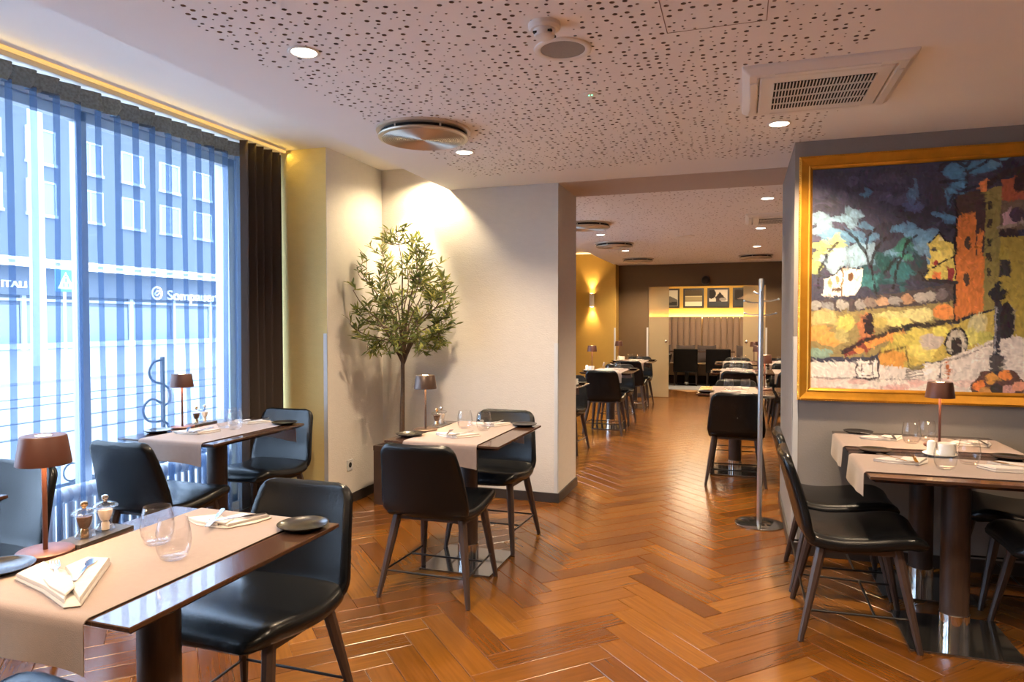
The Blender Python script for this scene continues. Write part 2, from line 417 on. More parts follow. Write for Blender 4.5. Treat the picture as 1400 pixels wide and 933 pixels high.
# ---- walls
struct('wall_window', MB().box(XW-.2, XW, YB, .3, -.12, RECESS).box(XW-.2, XW, 4.25, 6.4, -.12, RECESS).box(XW-.2, XW, 8.6, FY, -.12, RECESS)
       .box(XW-.2, XW, .3, 4.25, 2.62, RECESS+.1).box(XW-.2, XW, 6.4, 8.6, 2.62, RECESS+.1).box(XW-.2, XW, .3, 4.25, -.12, .05).box(XW-.2, XW, 6.4, 8.6, -.12, .05), 'cream_wall')
struct('wall_pier', MB().box(XW, CX_, COLY, PY2, 0, RECESS), 'pier_yellow_light', 'narrow pier beside the brown curtain, yellow light in its colour')
struct('wall_niche', MB().box(CX_, CX_+.003, COLY+.001, PY, 0, RECESS), 'cream_wall', 'cream side wall of the olive tree niche')
struct('wall_pillar', MB().box(CX_, PX, PY, PY2, 0, RECESS), 'cream_wall', 'wide cream pillar behind the olive tree')
struct('wall_painting', MB().box(WX, XR, WY, PY2, 0, CEIL), 'taupe_wall', 'grey-taupe wall carrying the large painting')
struct('wall_right', MB().box(XR, XR+.15, YB, FY, -.1, RECESS+.1), 'taupe_wall')
struct('wall_back', MB().box(XW, XR, YB-.15, YB, -.1, RECESS+.1), 'cream_wall')
OX0, OX1, OZ = -1.647, .405, 2.065
struct('wall_far', MB().box(-2.2, OX0, FY, FY+.14, 0, CEIL).box(OX1, XR, FY, FY+.14, 0, CEIL).box(OX0, OX1, FY, FY+.14, OZ, CEIL), 'brown_wall', 'dark brown far wall with a wide doorway')
struct('wall_golden_lit', MB().box(XW, -2.2, 12.6, FY+.14, 0, RECESS), 'golden_lit_wall', 'wall pier with the wall light, warm golden light in its colour')
BX0, BX1, BY = -2.7, 1.5, 16.78
struct('wall_lounge_back', MB().box(BX0, BX1, BY, BY+.1, 0, 2.5), 'golden_lit_wall', 'back wall of the lounge behind the doorway')
struct('wall_lounge_sides', MB().box(BX0-.1, BX0, FY+.14, BY, 0, 2.5).box(BX1, BX1+.1, FY+.14, BY, 0, 2.5), 'brown_wall')
struct('ceiling_lounge', MB().box(BX0, BX1, FY+.14, BY, 2.45, 2.55), 'plaster')
struct('floor_lounge', MB().box(BX0, BX1, 14.62, BY, -.1, .002), 'carpet', 'grey carpet of the lounge')

# ---- baseboards
t_, h_ = .013, .075
struct('baseboard_pillar', MB().box(CX_, PX+t_, PY-t_, PY, 0, h_).box(PX, PX+t_, PY, PY2+t_, 0, h_).box(CX_, CX_+t_, COLY-t_, PY-t_, 0, h_).box(-3.2, CX_, COLY-t_, COLY, 0, h_), 'baseboard', bev=.002)
struct('baseboard_painting', MB().box(WX-t_, XR, WY-t_, WY, 0, h_).box(WX-t_, WX, WY, PY2, 0, h_), 'baseboard', bev=.002)
struct('baseboard_far', MB().box(-2.2, OX0, FY-t_, FY, 0, h_).box(OX1, XR, FY-t_, FY, 0, h_).box(XW, -2.2+t_, 12.6-t_, 12.6, 0, h_), 'baseboard')
struct('baseboard_right', MB().box(XR-t_, XR, YB, WY-t_, 0, h_).box(XW, XR-t_, YB, YB+t_, 0, h_), 'baseboard')
# ---- metal corner guards up to elbow height
for n, (gx, gy, sx, gz) in enumerate(((PX, PY, 1, 1.24), (CX_, COLY, 1, 1.32), (WX, WY, -1, 1.315), (-2.2, 12.6, 1, 1.30), (OX0, FY, 1, 1.305), (OX1, FY, -1, 1.305))):
    e = .0018
    g = MB().box(min(gx-sx*.03, gx+sx*e), max(gx-sx*.03, gx+sx*e), gy-e, gy, h_, gz).box(min(gx, gx+sx*e), max(gx, gx+sx*e), gy-e, gy+.03, h_, gz)
    struct('trim_%d' % (n+1), g, 'guard_metal', 'slim metal corner guard')

# ---- sliding glass leaves of the far doorway
for n, (x0, x1, kx) in enumerate(((OX0, -1.275, -1.325), (.03, OX1, .085))):
    d = struct('door_%d' % (n+1), MB().box(x0, x1, FY+.05, FY+.062, .01, OZ-.005), 'frosted_leaf', 'frosted sliding glass door leaf')
    k = MB().lathe([(0, -.03), (.022, -.03), (.026, -.024), (.026, -.008), (.012, 0), (.012, .05), (0, .05)], 16, (kx, FY+.03, 1.05), 'y')
    obj('door_knob', k, 'chrome', d)

# ---- windows
def window(n, y0, y1, mull):
    fr = MB(); xa, xb = XW-.08, XW-.02
    for y in [y0+.03, y1-.03]+mull: fr.box(xa, xb, y-.032, y+.032, .05, 2.62)
    fr.box(xa, xb, y0, y1, .05, .11); fr.box(xa, xb, y0, y1, 2.56, 2.62)
    wo = struct('window_%d' % n, fr, 'window_frame', 'tall window with slim metal frame', bev=.004)
    ys = [y0+.03]+mull+[y1-.03]
    for a, b in zip(ys, ys[1:]): obj('pane', MB().box(XW-.054, XW-.048, a+.032, b-.032, .11, 2.56), 'pane_glass', wo)
window(1, .3, 4.25, [1.5, 2.995])
window(2, 6.4, 8.6, [7.5])

# ---- curtains
def folded(y0, y1, xc, z0, z1, pitch, amp, seed, rows=14, per=14, sharp=.5, lean=0.0):
    rn = random.Random(seed); n = max(2, int(round((y1-y0)/pitch))); G = []
    ph = [rn.uniform(-.5, .5) for _ in range(n+2)]; am = [rn.uniform(.75, 1.25) for _ in range(n+2)]; dr = [rn.uniform(-1, 1) for _ in range(n+2)]
    for r in range(rows+1):
        f = r/rows; z = z1+(z0-z1)*f; row = []
        for i in range(n*per+1):
            t = i/per; k = min(int(t), n); q = t-k
            s = math.sin(2*PI*t); c = math.sin(4*PI*t)
            aa = amp*(am[k]*(1-q)+am[min(k+1, n+1)]*q); d = dr[k]*(1-q)+dr[min(k+1, n+1)]*q; p = ph[k]*(1-q)+ph[min(k+1, n+1)]*q
            x = xc+aa*(1-.25*f)*s+.012*f*math.sin(1.7*t+p)
            y = y0+(y1-y0)*t/n+pitch*sharp*.16*c*(1-.3*f)+d*.022*f*f+lean*f
            row.append((x, y, z))
        G.append(row)
    return MB().grid(G)
def pleated(y0, y1, xc, z0, z1, pitch, amp, seed, rows=16):
    """wave-pleated sheer: broad fronts that overlap their narrow returns"""
    rn = random.Random(seed); n = int(round((y1-y0)/pitch)); G = []
    prof = [(-.86, .02), (-.55, .14), (0, .40), (.55, .68), (.88, .88), (1.0, .97), (.86, 1.03), (.3, 1.04), (-.4, 1.01), (-.88, .985)]   # x / amp, y / pitch
    am = [rn.uniform(.55, 1.45) for _ in range(n)]; dr = [rn.uniform(-1, 1) for _ in range(n+1)]; wd = [rn.uniform(.7, 1.5) for _ in range(n)]
    for r in range(rows+1):
        f = r/rows; z = z1+(z0-z1)*f; row = []
        for k in range(n):
            aa = amp*(1+(am[k]-1)*min(1, f*1.8))*(1-.10*f)
            for px, py in prof:
                d = dr[k]*(1-py)+dr[k+1]*py; yy = py if py < .9 else .97+(py-.97)*wd[k]
                row.append((xc+aa*px+.010*f*math.sin(1.3*(k+py)+2*f), y0+pitch*(k+yy)+d*.030*f*f+.006*f*math.sin(3*f+k), z))
        G.append(row)
    return MB().grid(G)
def sheer_curtain(label, y0, y1, seed):
    c = thing('sheer_curtain', label, 'curtain', (0, 0, 0))
    obj('cloth', pleated(y0, y1, -3.28, .02, 2.545, .119, .023, seed), 'sheer', c)
    obj('header_tape', pleated(y0, y1, -3.276, 2.53, 2.625, .119, .023, seed, rows=2), 'header_tape', c)
sheer_curtain('blue sheer curtain in even folds across the window behind the tables', .55, 3.88, 5)
sheer_curtain('blue sheer curtain across the far window behind the cream pillar', 6.45, 8.55, 9)
dr = obj('drape', folded(3.86, 4.30, -3.24, .015, 2.64, .085, .045, 4, rows=8, per=16, sharp=.3), 'brown_drape')
tag(dr, 'heavy dark brown drape hanging beside the narrow pier', 'curtain')
for nm, ya, yb in (('front', YB, COLY), ('rear', PY2, 12.6)):
    r = thing('curtain_track', {'front': 'white curtain track with yellow-lit slot above the window', 'rear': 'curtain track with yellow-lit slot above the far window'}[nm], 'curtain track', (0, (ya+yb)/2, RECESS)); h = (yb-ya)/2
    obj('track', MB().box(-3.30, -3.245, -h, h, -.032, 0), 'rail_white', r, bev=.002)
    obj('glow_strip', MB().box(-3.222, -3.205, -h, h, -.016, 0), 'slot_glow', r)  # glow stands for the lit inside of the curtain slot
    light('AREA', 'strip_light', r, (-3.19, 0, -.035), 6 if nm == 'front' else 8, (1, .66, .14), (0, -.9, 0), shape='RECTANGLE', size=.02, size_y=2*h)

# ---- ribbed radiator under the window
def radiator(y0, y1, label):
    r = thing('radiator', label, 'radiator', (-3.45, y0, 0)); n = int((y1-y0)/.058)
    b = MB()
    for dxx in (-.028, .028): b.tube([(dxx, 0, .095), (dxx, 0, .44)], .015, 8)
    b.lathe([(0, -.025), (.03, -.022), (.046, -.012), (.046, .012), (.03, .022), (0, .025)], 12, (0, 0, .47), 'y')
    b.lathe([(0, -.025), (.03, -.022), (.046, -.012), (.046, .012), (.03, .022), (0, .025)], 12, (0, 0, .07), 'y')
    me = b.mesh('section', 'radiator')
    for i in range(n): obj('section', me, parent=r, loc=(0, i*.058, 0))
    for yy in (0.0, (n-1)*.058): obj('foot', MB().box(-.04, .04, yy-.012, yy+.012, 0, .05), 'radiator', r)
radiator(2.2, 4.0, 'white ribbed radiator behind the blue sheer curtain')

# ================================================================== furniture
def catmull(P, n):
    P = np.array(P, float); k = len(P); t = np.linspace(0, k-1, n); out = []
    for q in t:
        i = min(int(q), k-2); f = q-i
        p0, p1, p2, p3 = P[max(i-1, 0)], P[i], P[i+1], P[min(i+2, k-1)]
        out.append(.5*((2*p1)+(-p0+p2)*f+(2*p0-5*p1+4*p2-p3)*f*f+(-p0+3*p1-3*p2+p3)*f**3))
    return np.array(out)
def shell(rows, T, r0, r1, edge=.024, n=30, m=18):
    """upholstered slab: rows = (y, z, half width, cup) from end to end; closed, rounded at every rim"""
    D = catmull(rows, 200); yz = D[:, :2]; sl = np.r_[0, np.cumsum(np.hypot(*np.diff(yz, axis=0).T))]; Ls = sl[-1]
    s_ = Ls*(.5-.5*np.cos(np.linspace(0, PI, n))); s_ = .6*s_+.4*np.linspace(0, Ls, n)
    t_ = np.sin(PI/2*np.linspace(-1, 1, m))
    I = lambda c, s: np.interp(s, sl, D[:, c])
    top = []; bot = []
    for s in s_:
        y, z, w_, cup = (I(c, s) for c in range(4)); e = 1e-3
        ty, tz = I(0, min(s+e, Ls))-I(0, max(s-e, 0)), I(1, min(s+e, Ls))-I(1, max(s-e, 0)); l = math.hypot(ty, tz); ty /= l; tz /= l
        ny_, nz_ = tz, -ty
        if s < r0: w_ = w_-r0+math.sqrt(max(0, r0*r0-(r0-s)**2))
        if Ls-s < r1: w_ = w_-r1+math.sqrt(max(0, r1*r1-(r1-Ls+s)**2))
        de = min(s, Ls-s); he = math.sqrt(max(0, 1-(1-min(1, de/edge))**2))
        a = []; b = []
        for t in t_:
            dw = w_*(1-abs(t)); hw = math.sqrt(max(0, 1-(1-min(1, dw/edge))**2)); h = T/2*min(he, hw)
            q = cup*t*t
            a.append((t*w_, y+ny_*(q+h), z+nz_*(q+h))); b.append((t*w_, y+ny_*(q-h), z+nz_*(q-h)))
        top.append(a); bot.append(b)
    return MB().grid(top).grid([r[::-1] for r in bot])
CHAIR = {}
def chair_meshes():
    seat = [(-.212, .468, .222, -.004), (-.17, .453, .230, -.012), (-.08, .444, .236, -.014), (.03, .449, .239, -.010), (.13, .459, .238, -.003), (.195, .459, .233, .004), (.232, .441, .226, .010), (.247, .415, .218, .014)]
    seat = [(y, z, w_, -c) for y, z, w_, c in seat]
    back = [(-.05, .420, .150, 0), (-.13, .421, .200, .004), (-.19, .437, .229, .014), (-.224, .476, .237, .024), (-.240, .53, .234, .030), (-.258, .60, .226, .030), (-.278, .68, .215, .026), (-.299, .755, .203, .020), (-.311, .806, .194, .016)]
    CHAIR['seat'] = shell(seat, .062, .05, .075, .028).mesh('seat', 'leather', 1e-5)
    CHAIR['backrest'] = shell(back, .040, .05, .058, .020).mesh('backrest', 'leather', 1e-5)
    def leg(a, b, r0, r1):
        return MB().tube([a, tuple(a[i]*.7+b[i]*.3 for i in range(3)), b], [r0, r0*.95, r1], 8).mesh('leg', 'dark_wood')
    CHAIR['legs'] = [leg((s*.178, -.145, .425), (s*.246, -.236, 0), .0225, .0125) for s in (-1, 1)]+[leg((s*.172, .150, .425), (s*.220, .234, 0), .0225, .0125) for s in (-1, 1)]
    f = MB()
    for s in (-1, 1): f.tube([(s*.180, -.155, .400), (s*.175, .155, .408)], .020, 4)
    f.tube([(-.175, -.14, .402), (.175, -.14, .402)], .016, 4); f.tube([(-.17, .13, .408), (.17, .13, .408)], .016, 4)
    CHAIR['seat_frame'] = f.mesh('seat_frame', 'dark_wood')
    z = .135; q = z/.425
    rl = lambda s: (s*(.246+(.178-.246)*q), -.236+(-.145+.236)*q, z); fl = lambda s: (s*(.220+(.172-.220)*q), .234+(.150-.234)*q, z)
    rods = [(rl(-1), rl(1)), (rl(-1), fl(-1)), (rl(1), fl(1))]
    mid = [tuple(rl(s)[i]*.35+fl(s)[i]*.65 for i in range(3)) for s in (-1, 1)]; rods.append((mid[0], mid[1]))
    CHAIR['stretchers'] = [MB().tube([a, b], .0052, 8).mesh('stretcher', 'black_metal') for a, b in rods]
chair_meshes()
def chair(label, x, y, rz, group):
    c = thing('dining_chair', label, 'chair', (x, y, 0), rz, group)
    obj('seat', CHAIR['seat'], parent=c); obj('backrest', CHAIR['backrest'], parent=c); obj('seat_frame', CHAIR['seat_frame'], parent=c)
    for l in CHAIR['legs']: obj('leg', l, parent=c)
    for l in CHAIR['stretchers']: obj('stretcher', l, parent=c)
    return c
TW, TL, TH = .66, .79, .76
TAB = {}
def table_meshes():
    b = MB(); hx, hy = TW/2, TL/2; i = .022
    vs = [(s*a, t*c, z) for z, a, c in ((TH-.026, hx-i, hy-i), (TH-.011, hx, hy), (TH-.002, hx, hy), (TH, hx-.002, hy-.002)) for s, t in ((-1, -1), (1, -1), (1, 1), (-1, 1))]
    fs = [(3, 2, 1, 0), (12, 13, 14, 15)]+[(k+j, k+(j+1) % 4, k+4+(j+1) % 4, k+4+j) for k in (0, 4, 8) for j in range(4)]
    TAB['tabletop'] = b.add(vs, fs).mesh('tabletop', 'table_wood')
    TAB['column'] = MB().lathe([(0, .11), (.057, .11), (.057, .725), (.10, .730), (.10, TH-.026), (0, TH-.026)], 32).mesh('column', 'dark_wood')
    TAB['collar'] = MB().lathe([(0, .012), (.061, .012), (.061, .112), (.058, .114), (0, .114)], 32).mesh('collar', 'chrome')
    TAB['base_plate'] = MB().box(-.213, .213, -.215, .215, 0, .012).mesh('base_plate', 'base_steel')
table_meshes()
def runner_mesh(width, drop, seed, length=TL, drop2=None):
    rn = random.Random(seed); h = length/2; prof = []
    for k in range(7): prof.append((-h-.006, TH-drop+(drop-.008)*k/6))
    prof += [(-h-.003, TH-.001), (-h+.006, TH+.0025)]+[(-h+.02+(2*h-.04)*k/10, TH+.0025) for k in range(11)]+[(h-.006, TH+.0025), (h+.003, TH-.001)]
    d2 = drop2 or drop
    for k in range(7): prof.append((h+.006, TH-.008-(d2-.008)*k/6))
    G = []; ph = rn.uniform(0, 6)
    for y, z in prof:
        d = max(0, TH-.004-z); row = []
        for k in range(13):
            f = k/12-.5
            row.append((f*(width+.03*d), y+math.copysign(1, y)*(.0025+d*.10*(1+math.sin(ph+7*f*1.3))*.5)*(1 if d > 0 else 0), z+(.012*d/drop*math.sin(ph+5*f) if d > 0 else 0)))
        G.append(row)
    G2 = [[(x, y*(1+.0022/h), z+.0018) for x, y, z in r] for r in G]
    b = MB().grid(G2).grid([r[::-1] for r in G])
    n, m = len(G), 13; o = n*m
    rim = []
    for i in range(n-1):
        for j in (0, m-1): rim.append((i*m+j, (i+1)*m+j, o+(i+1)*m+(m-1-j), o+i*m+(m-1-j)))
    for j in range(m-1):
        for i in (0, n-1): rim.append((i*m+j, i*m+j+1, o+i*m+(m-2-j), o+i*m+(m-1-j)))
    b.add([], []); b.f += rim; b.sm += [False]*len(rim)
    return b
def table(where, x, y, rz=0, rwidth=.425, roff=0, seed=0, drop=.117, drop2=None):
    t = thing('dining_table', 'dark wooden pedestal table: the '+where, 'table', (x, y, 0), rz, 'pedestal dining tables')
    for k in ('tabletop', 'column', 'collar', 'base_plate'):
        o = obj(k, TAB[k], parent=t)
        if k in ('base_plate',): m = o.modifiers.new('bevel', 'BEVEL'); m.width = .002; m.segments = 2
    r = obj('table_runner', runner_mesh(rwidth, drop, seed, TL, drop2), 'linen'); ca, sa = math.cos(rz), math.sin(rz)
    r.location = (x+ca*roff, y+sa*roff, 0); r.rotation_euler = (0, 0, rz)
    tag(r, 'beige linen runner draped over the '+where, 'table runner', 'linen table runners')
    return t

# ---- table-top pieces (unit meshes, origin at the base)
SM = {}
def small_meshes():
    SM['lamp_base'] = MB().lathe([(0, 0), (.067, 0), (.070, .002), (.070, .010), (.067, .0125), (.008, .0135), (0, .0135)], 40)
    SM['lamp_pole'] = MB().lathe([(0, .012), (.0062, .012), (.0062, .315), (0, .315)], 14)
    SM['lamp_shade'] = MB().lathe([(.066, .250), (.0675, .251), (.0565, .327), (.054, .330), (.020, .330), (.020, .327), (.053, .326), (.064, .251), (.066, .250)], 40)
    SM['diffuser'] = MB().lathe([(0, .262), (.058, .262), (.058, .266), (0, .266)], 28)
    SM['top_light'] = MB().lathe([(0, .3265), (.020, .3265), (.0195, .329), (0, .329)], 20)
    SM['tumbler'] = MB().lathe([(0, 0), (.026, 0), (.034, .006), (.0425, .026), (.0455, .048), (.0435, .075), (.0365, .108), (.0358, .1085), (.0352, .108), (.0422, .075), (.0442, .048), (.0412, .027), (.033, .011), (.024, .0085), (0, .0085)], 32)
    SM['plate'] = MB().lathe([(0, 0), (.046, 0), (.050, .003), (.074, .013), (.078, .0165), (.0785, .0180), (.0765, .0180), (.070, .0145), (.050, .0075), (0, .0070)], 40)
    SM['saucer'] = MB().lathe([(0, 0), (.040, 0), (.066, .011), (.073, .016), (.072, .0175), (.062, .013), (.04, .006), (0, .006)], 36)
    SM['mill_body'] = MB().lathe([(0, 0), (.024, 0), (.0275, .004), (.027, .010), (.020, .019), (.0165, .028), (.019, .040), (.023, .056), (.024, .064), (.0235, .066), (0, .066)], 24)
    SM['mill_top'] = MB().lathe([(0, .066), (.023, .066), (.034, .071), (.036, .075), (.030, .081), (.016, .086), (.007, .088), (0, .088)], 24)
    SM['mill_fill'] = MB().lathe([(0, .030), (.012, .030), (.016, .040), (.020, .056), (.020, .063), (0, .064)], 16)
    SM['mill_knob'] = MB().lathe([(0, .086), (.005, .087), (.006, .091), (.0095, .095), (.0105, .100), (.0085, .106), (0, .109)], 16)
    SM['mill_foot'] = MB().lathe([(0, .002), (.011, .002), (.0115, .022), (.008, .028), (0, .029)], 14)
    SM['tray'] = MB().prism([(-.046, -.098), (.044, -.102), (.050, .096), (-.042, .101)], 0, .009)
    SM['cup'] = MB().lathe([(0, 0), (.026, 0), (.034, .008), (.038, .030), (.0385, .060), (.0365, .060), (.035, .030), (.030, .010), (0, .008)], 28)
    SM['shaker'] = MB().lathe([(0, 0), (.019, 0), (.020, .004), (.020, .052), (.016, .066), (.006, .071), (0, .071)], 20)
    # fork, knife, spoon lie along +y
    f = MB().prism([(-.0055, 0), (.0055, 0), (.0042, .05), (.0030, .105), (.0105, .122), (.0115, .14), (-.0115, .14), (-.0105, .122), (-.0030, .105), (-.0042, .05)], .001, .0032)
    for k in range(4): f.prism([(-.0113+.0062*k, .138), (-.0075+.0062*k, .138), (-.0082+.0062*k, .182), (-.0106+.0062*k, .182)], .001, .0028)
    SM['fork'] = f
    SM['knife'] = MB().prism([(-.0065, 0), (.0065, 0), (.0075, .085), (.004, .095), (.0095, .10), (.0095, .19), (.004, .205), (-.006, .205), (-.004, .095), (-.0065, .085)], .001, .0035)
    sp = []; 
    SM['spoon'] = MB().prism([(-.005, 0), (.005, 0), (.003, .10), (.0105, .118), (.0125, .14), (.008, .158), (0, .163), (-.008, .158), (-.0125, .14), (-.0105, .118), (-.003, .10)], .001, .0035)
    for k in list(SM): SM[k] = (SM[k])
small_meshes()
SME = {}
def sm(key, m):
    if (key, m) not in SME: SME[(key, m)] = SM[key].mesh(key, m)
    return SME[(key, m)]
def pad(b, outline, z0, h, dome=1.08):
    n = len(outline); cx = sum(p[0] for p in outline)/n; cy = sum(p[1] for p in outline)/n
    def ring(f, z): return [(cx+(x-cx)*f, cy+(y-cy)*f, z) for x, y in outline]
    vs = ring(.985, z0)+ring(1.0, z0+.45*h)+ring(.955, z0+h*.95)+ring(.55, z0+h*dome)+[(cx, cy, z0+h*dome)]
    fs = [tuple(range(n-1, -1, -1))]
    for k in range(3): fs += [(k*n+j, k*n+(j+1) % n, (k+1)*n+(j+1) % n, (k+1)*n+j) for j in range(n)]
    fs += [(3*n+j, 3*n+(j+1) % n, 4*n) for j in range(n)]
    b.add(vs, fs, True)
def densify(o, k=3):
    out = []
    for a, b in zip(o, o[1:]+o[:1]):
        for i in range(k): out.append((a[0]+(b[0]-a[0])*i/k, a[1]+(b[1]-a[1])*i/k))
    return out
def napkin_mesh(seed):
    rn = random.Random(seed); b = MB(); j = lambda v: v+rn.uniform(-.005, .005)
    J = lambda P, k=3: densify([(j(x), j(y)) for x, y in P], k)
    base = [(-.122, -.012), (-.055, .050), (-.004, .022), (.022, .076), (.066, .050), (.124, .066), (.100, .0), (.048, -.070), (-.008, -.066), (-.07, -.045)]
    pad(b, J(base), 0, .0065, 1.02)
    pad(b, J([(-.120, -.010), (-.052, .046), (-.006, .012), (.020, -.058), (-.01, -.060), (-.068, -.040)]), .006, .0075, 1.1)
    pad(b, J([(-.002, .018), (.026, .070), (.066, .046), (.120, .062), (.046, -.066), (.012, -.050)]), .006, .0085, 1.1)
    pad(b, J([(-.040, -.030), (.006, .004), (.040, -.020), (.044, -.062), (-.006, -.060)]), .0135, .0045, 1.15)
    return b
def envelope_mesh():
    b = MB(); P = lambda o, k=4: densify(o, k)
    pad(b, P([(-.144, -.037), (-.165, .055), (-.075, .040), (-.085, .115), (-.02, .128), (.060, .022), (.157, -.105), (.13, -.125), (.0, -.075)]), 0, .009, 1.02)
    pad(b, P([(-.142, -.035), (-.163, .052), (-.070, .020), (.035, -.035), (.128, -.120), (.0, -.072)]), .0085, .010, 1.12)
    pad(b, P([(-.073, .040), (-.083, .112), (-.022, .125), (.058, .020), (.153, -.105), (.075, -.060), (.0, .0)]), .0085, .011, 1.12)
    pad(b, P([(-.030, -.050), (.010, -.010), (.085, -.060), (.110, -.105), (.03, -.080)]), .0185, .005, 1.15)
    return b
NAPK = [(envelope_mesh() if k == 0 else napkin_mesh(k)).mesh('napkin', 'napkin_cloth') for k in range(4)]
ZT = TH+.0046                              # on the cloth
ZW = TH                                    # on the bare wood
def lamp(where, x, y, m='copper', z=ZW, power=None):
    l = thing('table_lamp', ('copper-brown' if m == 'copper' else 'dark bronze')+' cordless lamp on the '+where, 'lamp', (x, y, z), 0, 'cordless table lamps')
    obj('base', sm('lamp_base', m), parent=l); obj('pole', sm('lamp_pole', m), parent=l); s = obj('shade', sm('lamp_shade', m), parent=l)
    obj('diffuser', sm('diffuser', 'lamp_glow'), parent=l); obj('top_light', sm('top_light', 'lamp_glow'), parent=l)
    light('SPOT', 'bulb', l, (0, 0, .258), LAMP_W*4 if power is None else power, WARM, spot_size=2.6, spot_blend=.6, shadow_soft_size=.05)
def dsc(where, d): return (where+', '+d) if d else where
def glass(where, *xyd):
    for x, y, d in xyd: tag(obj('tumbler', sm('tumbler', 'tumbler_glass'), loc=(x, y, ZT)), 'clear glass tumbler on the '+dsc(where, d), 'glass', 'tumblers on the '+where)
def plate(where, *xyzd):
    for x, y, z, d in xyzd: tag(obj('side_plate', sm('plate', 'black_ceramic'), loc=(x, y, z)), 'black side plate on the '+dsc(where, d), 'plate', 'side plates on the '+where)
def napkin(where, which, x, y, rz, k=0, cutlery=(('fork', -.045, .015, .4), ('knife', .045, -.01, -.2))):
    o = obj('napkin', NAPK[k], loc=(x, y, ZT)); o.rotation_euler = (0, 0, rz)
    tag(o, 'cream napkin on the '+dsc(where, which), 'napkin', 'folded napkins')
    for nm, cx, cy, a in cutlery:
        f = obj(nm, sm(nm, 'chrome')); ca, sa = math.cos(rz), math.sin(rz); c2, s2 = math.cos(rz+a), math.sin(rz+a)
        f.location = (x+ca*cx-sa*cy+s2*.10, y+sa*cx+ca*cy-c2*.10, ZT+(.021 if k == 0 else .0175)); f.rotation_euler = (0, 0, rz+a)
        tag(f, 'steel %s on a napkin, %s' % (nm, dsc(where, which)), nm, 'cutlery in the napkins')
def mills(where, x, y, rz=0, tray=True):
    ca, sa = math.cos(rz), math.sin(rz)
    zz = ZW
    if tray:
        t = obj('slate_tray', sm('tray', 'slate'), loc=(x, y, ZW)); t.rotation_euler = (0, 0, rz); zz = ZW+.009
        tag(t, 'slate tray under the mills on the '+where, 'tray', 'slate trays')
    for d, fill, nm, wd in ((-.040, 'pepper', 'pepper_mill', 'glass mill of brown pepper'), (.038, 'salt', 'salt_mill', 'glass mill of pale salt')):
        m_ = thing(nm, wd+' on the '+where, nm.replace('_', ' '), (x-sa*d, y+ca*d, zz), 0, 'salt and pepper mills')
        obj('body', sm('mill_body', 'mill_glass'), parent=m_); obj('lid', sm('mill_top', 'mill_glass'), parent=m_); obj('contents', sm('mill_fill', fill), parent=m_)
        obj('knob', sm('mill_knob', 'gold_metal' if fill == 'pepper' else 'chrome'), parent=m_); obj('foot', sm('mill_foot', 'gold_metal' if fill == 'pepper' else 'salt'), parent=m_)
def condiments(where, x, y, z=ZW):
    tag(obj('saucer', sm('saucer', 'white_ceramic'), loc=(x, y, z)), 'white saucer on the '+where, 'saucer', 'white saucers')
    tag(obj('sugar_cup', sm('cup', 'white_ceramic'), loc=(x+.028, y-.004, z+.0065)), 'white porcelain cup on the '+where, 'cup', 'white cups')
    tag(obj('shaker', sm('shaker', 'white_ceramic'), loc=(x-.034, y+.004, z+.0065)), 'white porcelain shaker on the '+where, 'shaker', 'white shakers')

GC = 'black leather dining chairs'
def both(where, x, y, near=True, far=True, dn=0, df=0, ddx=0):
    if near: chair('black leather chair facing the far rooms at the '+where, x+.012+ddx, y-TL/2-.005-dn, 0, GC)
    if far: chair('black leather chair facing the entrance side at the '+where, x+ddx, y+TL/2+.005+df, PI, GC)

# 1 front table
Wt = 'aisle table by the window row'
tx, ty = -1.541, 1.487
table(Wt, tx, ty, seed=1, drop2=.02)
both(Wt, tx, ty, near=False)
chair('black leather chair tucked under the aisle table by the window row', -1.56, 1.055, 0, GC)
lamp(Wt, -1.822, 1.375); plate(Wt, (-1.287, 1.80, ZW, 'empty, on the bare corner'), (-1.80, 1.235, ZW, 'beside the copper lamp')); glass(Wt, (-1.588, 1.532, 'nearer the slate tray'), (-1.446, 1.448, 'nearer the table edge'))
mills(Wt, -1.828, 1.535, .12)
napkin(Wt, 'folded like an envelope', -1.550, 1.235, 0, 0, (('fork', -.055, .002, .95), ('spoon', -.005, .045, .62)))
napkin(Wt, 'pinched in the middle', -1.555, 1.765, .15, 1, (('knife', -.02, -.02, .35), ('fork', .055, -.005, -.8)))
# 2 window table further from the drape
Wt = 'window table far from the brown drape'
tx, ty = -2.91, 1.412
table(Wt, tx, ty, seed=2); both(Wt, tx, ty, near=False); plate(Wt, (-2.66, 1.70, ZW, '')); glass(Wt, (-2.85, 1.45, ''), (-2.98, 1.5, '')); napkin(Wt, '', -2.93, 1.7, .2, 2)
# 3 window table by the drape
Wt = 'window table beside the brown drape'
tx, ty = -2.957, 3.30
table(Wt, tx, ty, seed=3, roff=.045); both(Wt, tx, ty, dn=-.005, df=-.01)
lamp(Wt, -3.215, 3.30); plate(Wt, (-3.215, 3.115, ZW, 'beside the lamp'), (-2.715, 3.615, ZW, 'near the pier')); glass(Wt, (-2.955, 3.36, 'clustered with two more'), (-2.855, 3.335, 'clustered with two more'), (-2.965, 3.46, 'clustered with two more')); mills(Wt, -3.235, 3.47, .1)
napkin(Wt, 'lying flat', -2.985, 3.155, .3, 2); napkin(Wt, 'crumpled', -2.965, 3.60, -.1, 3)
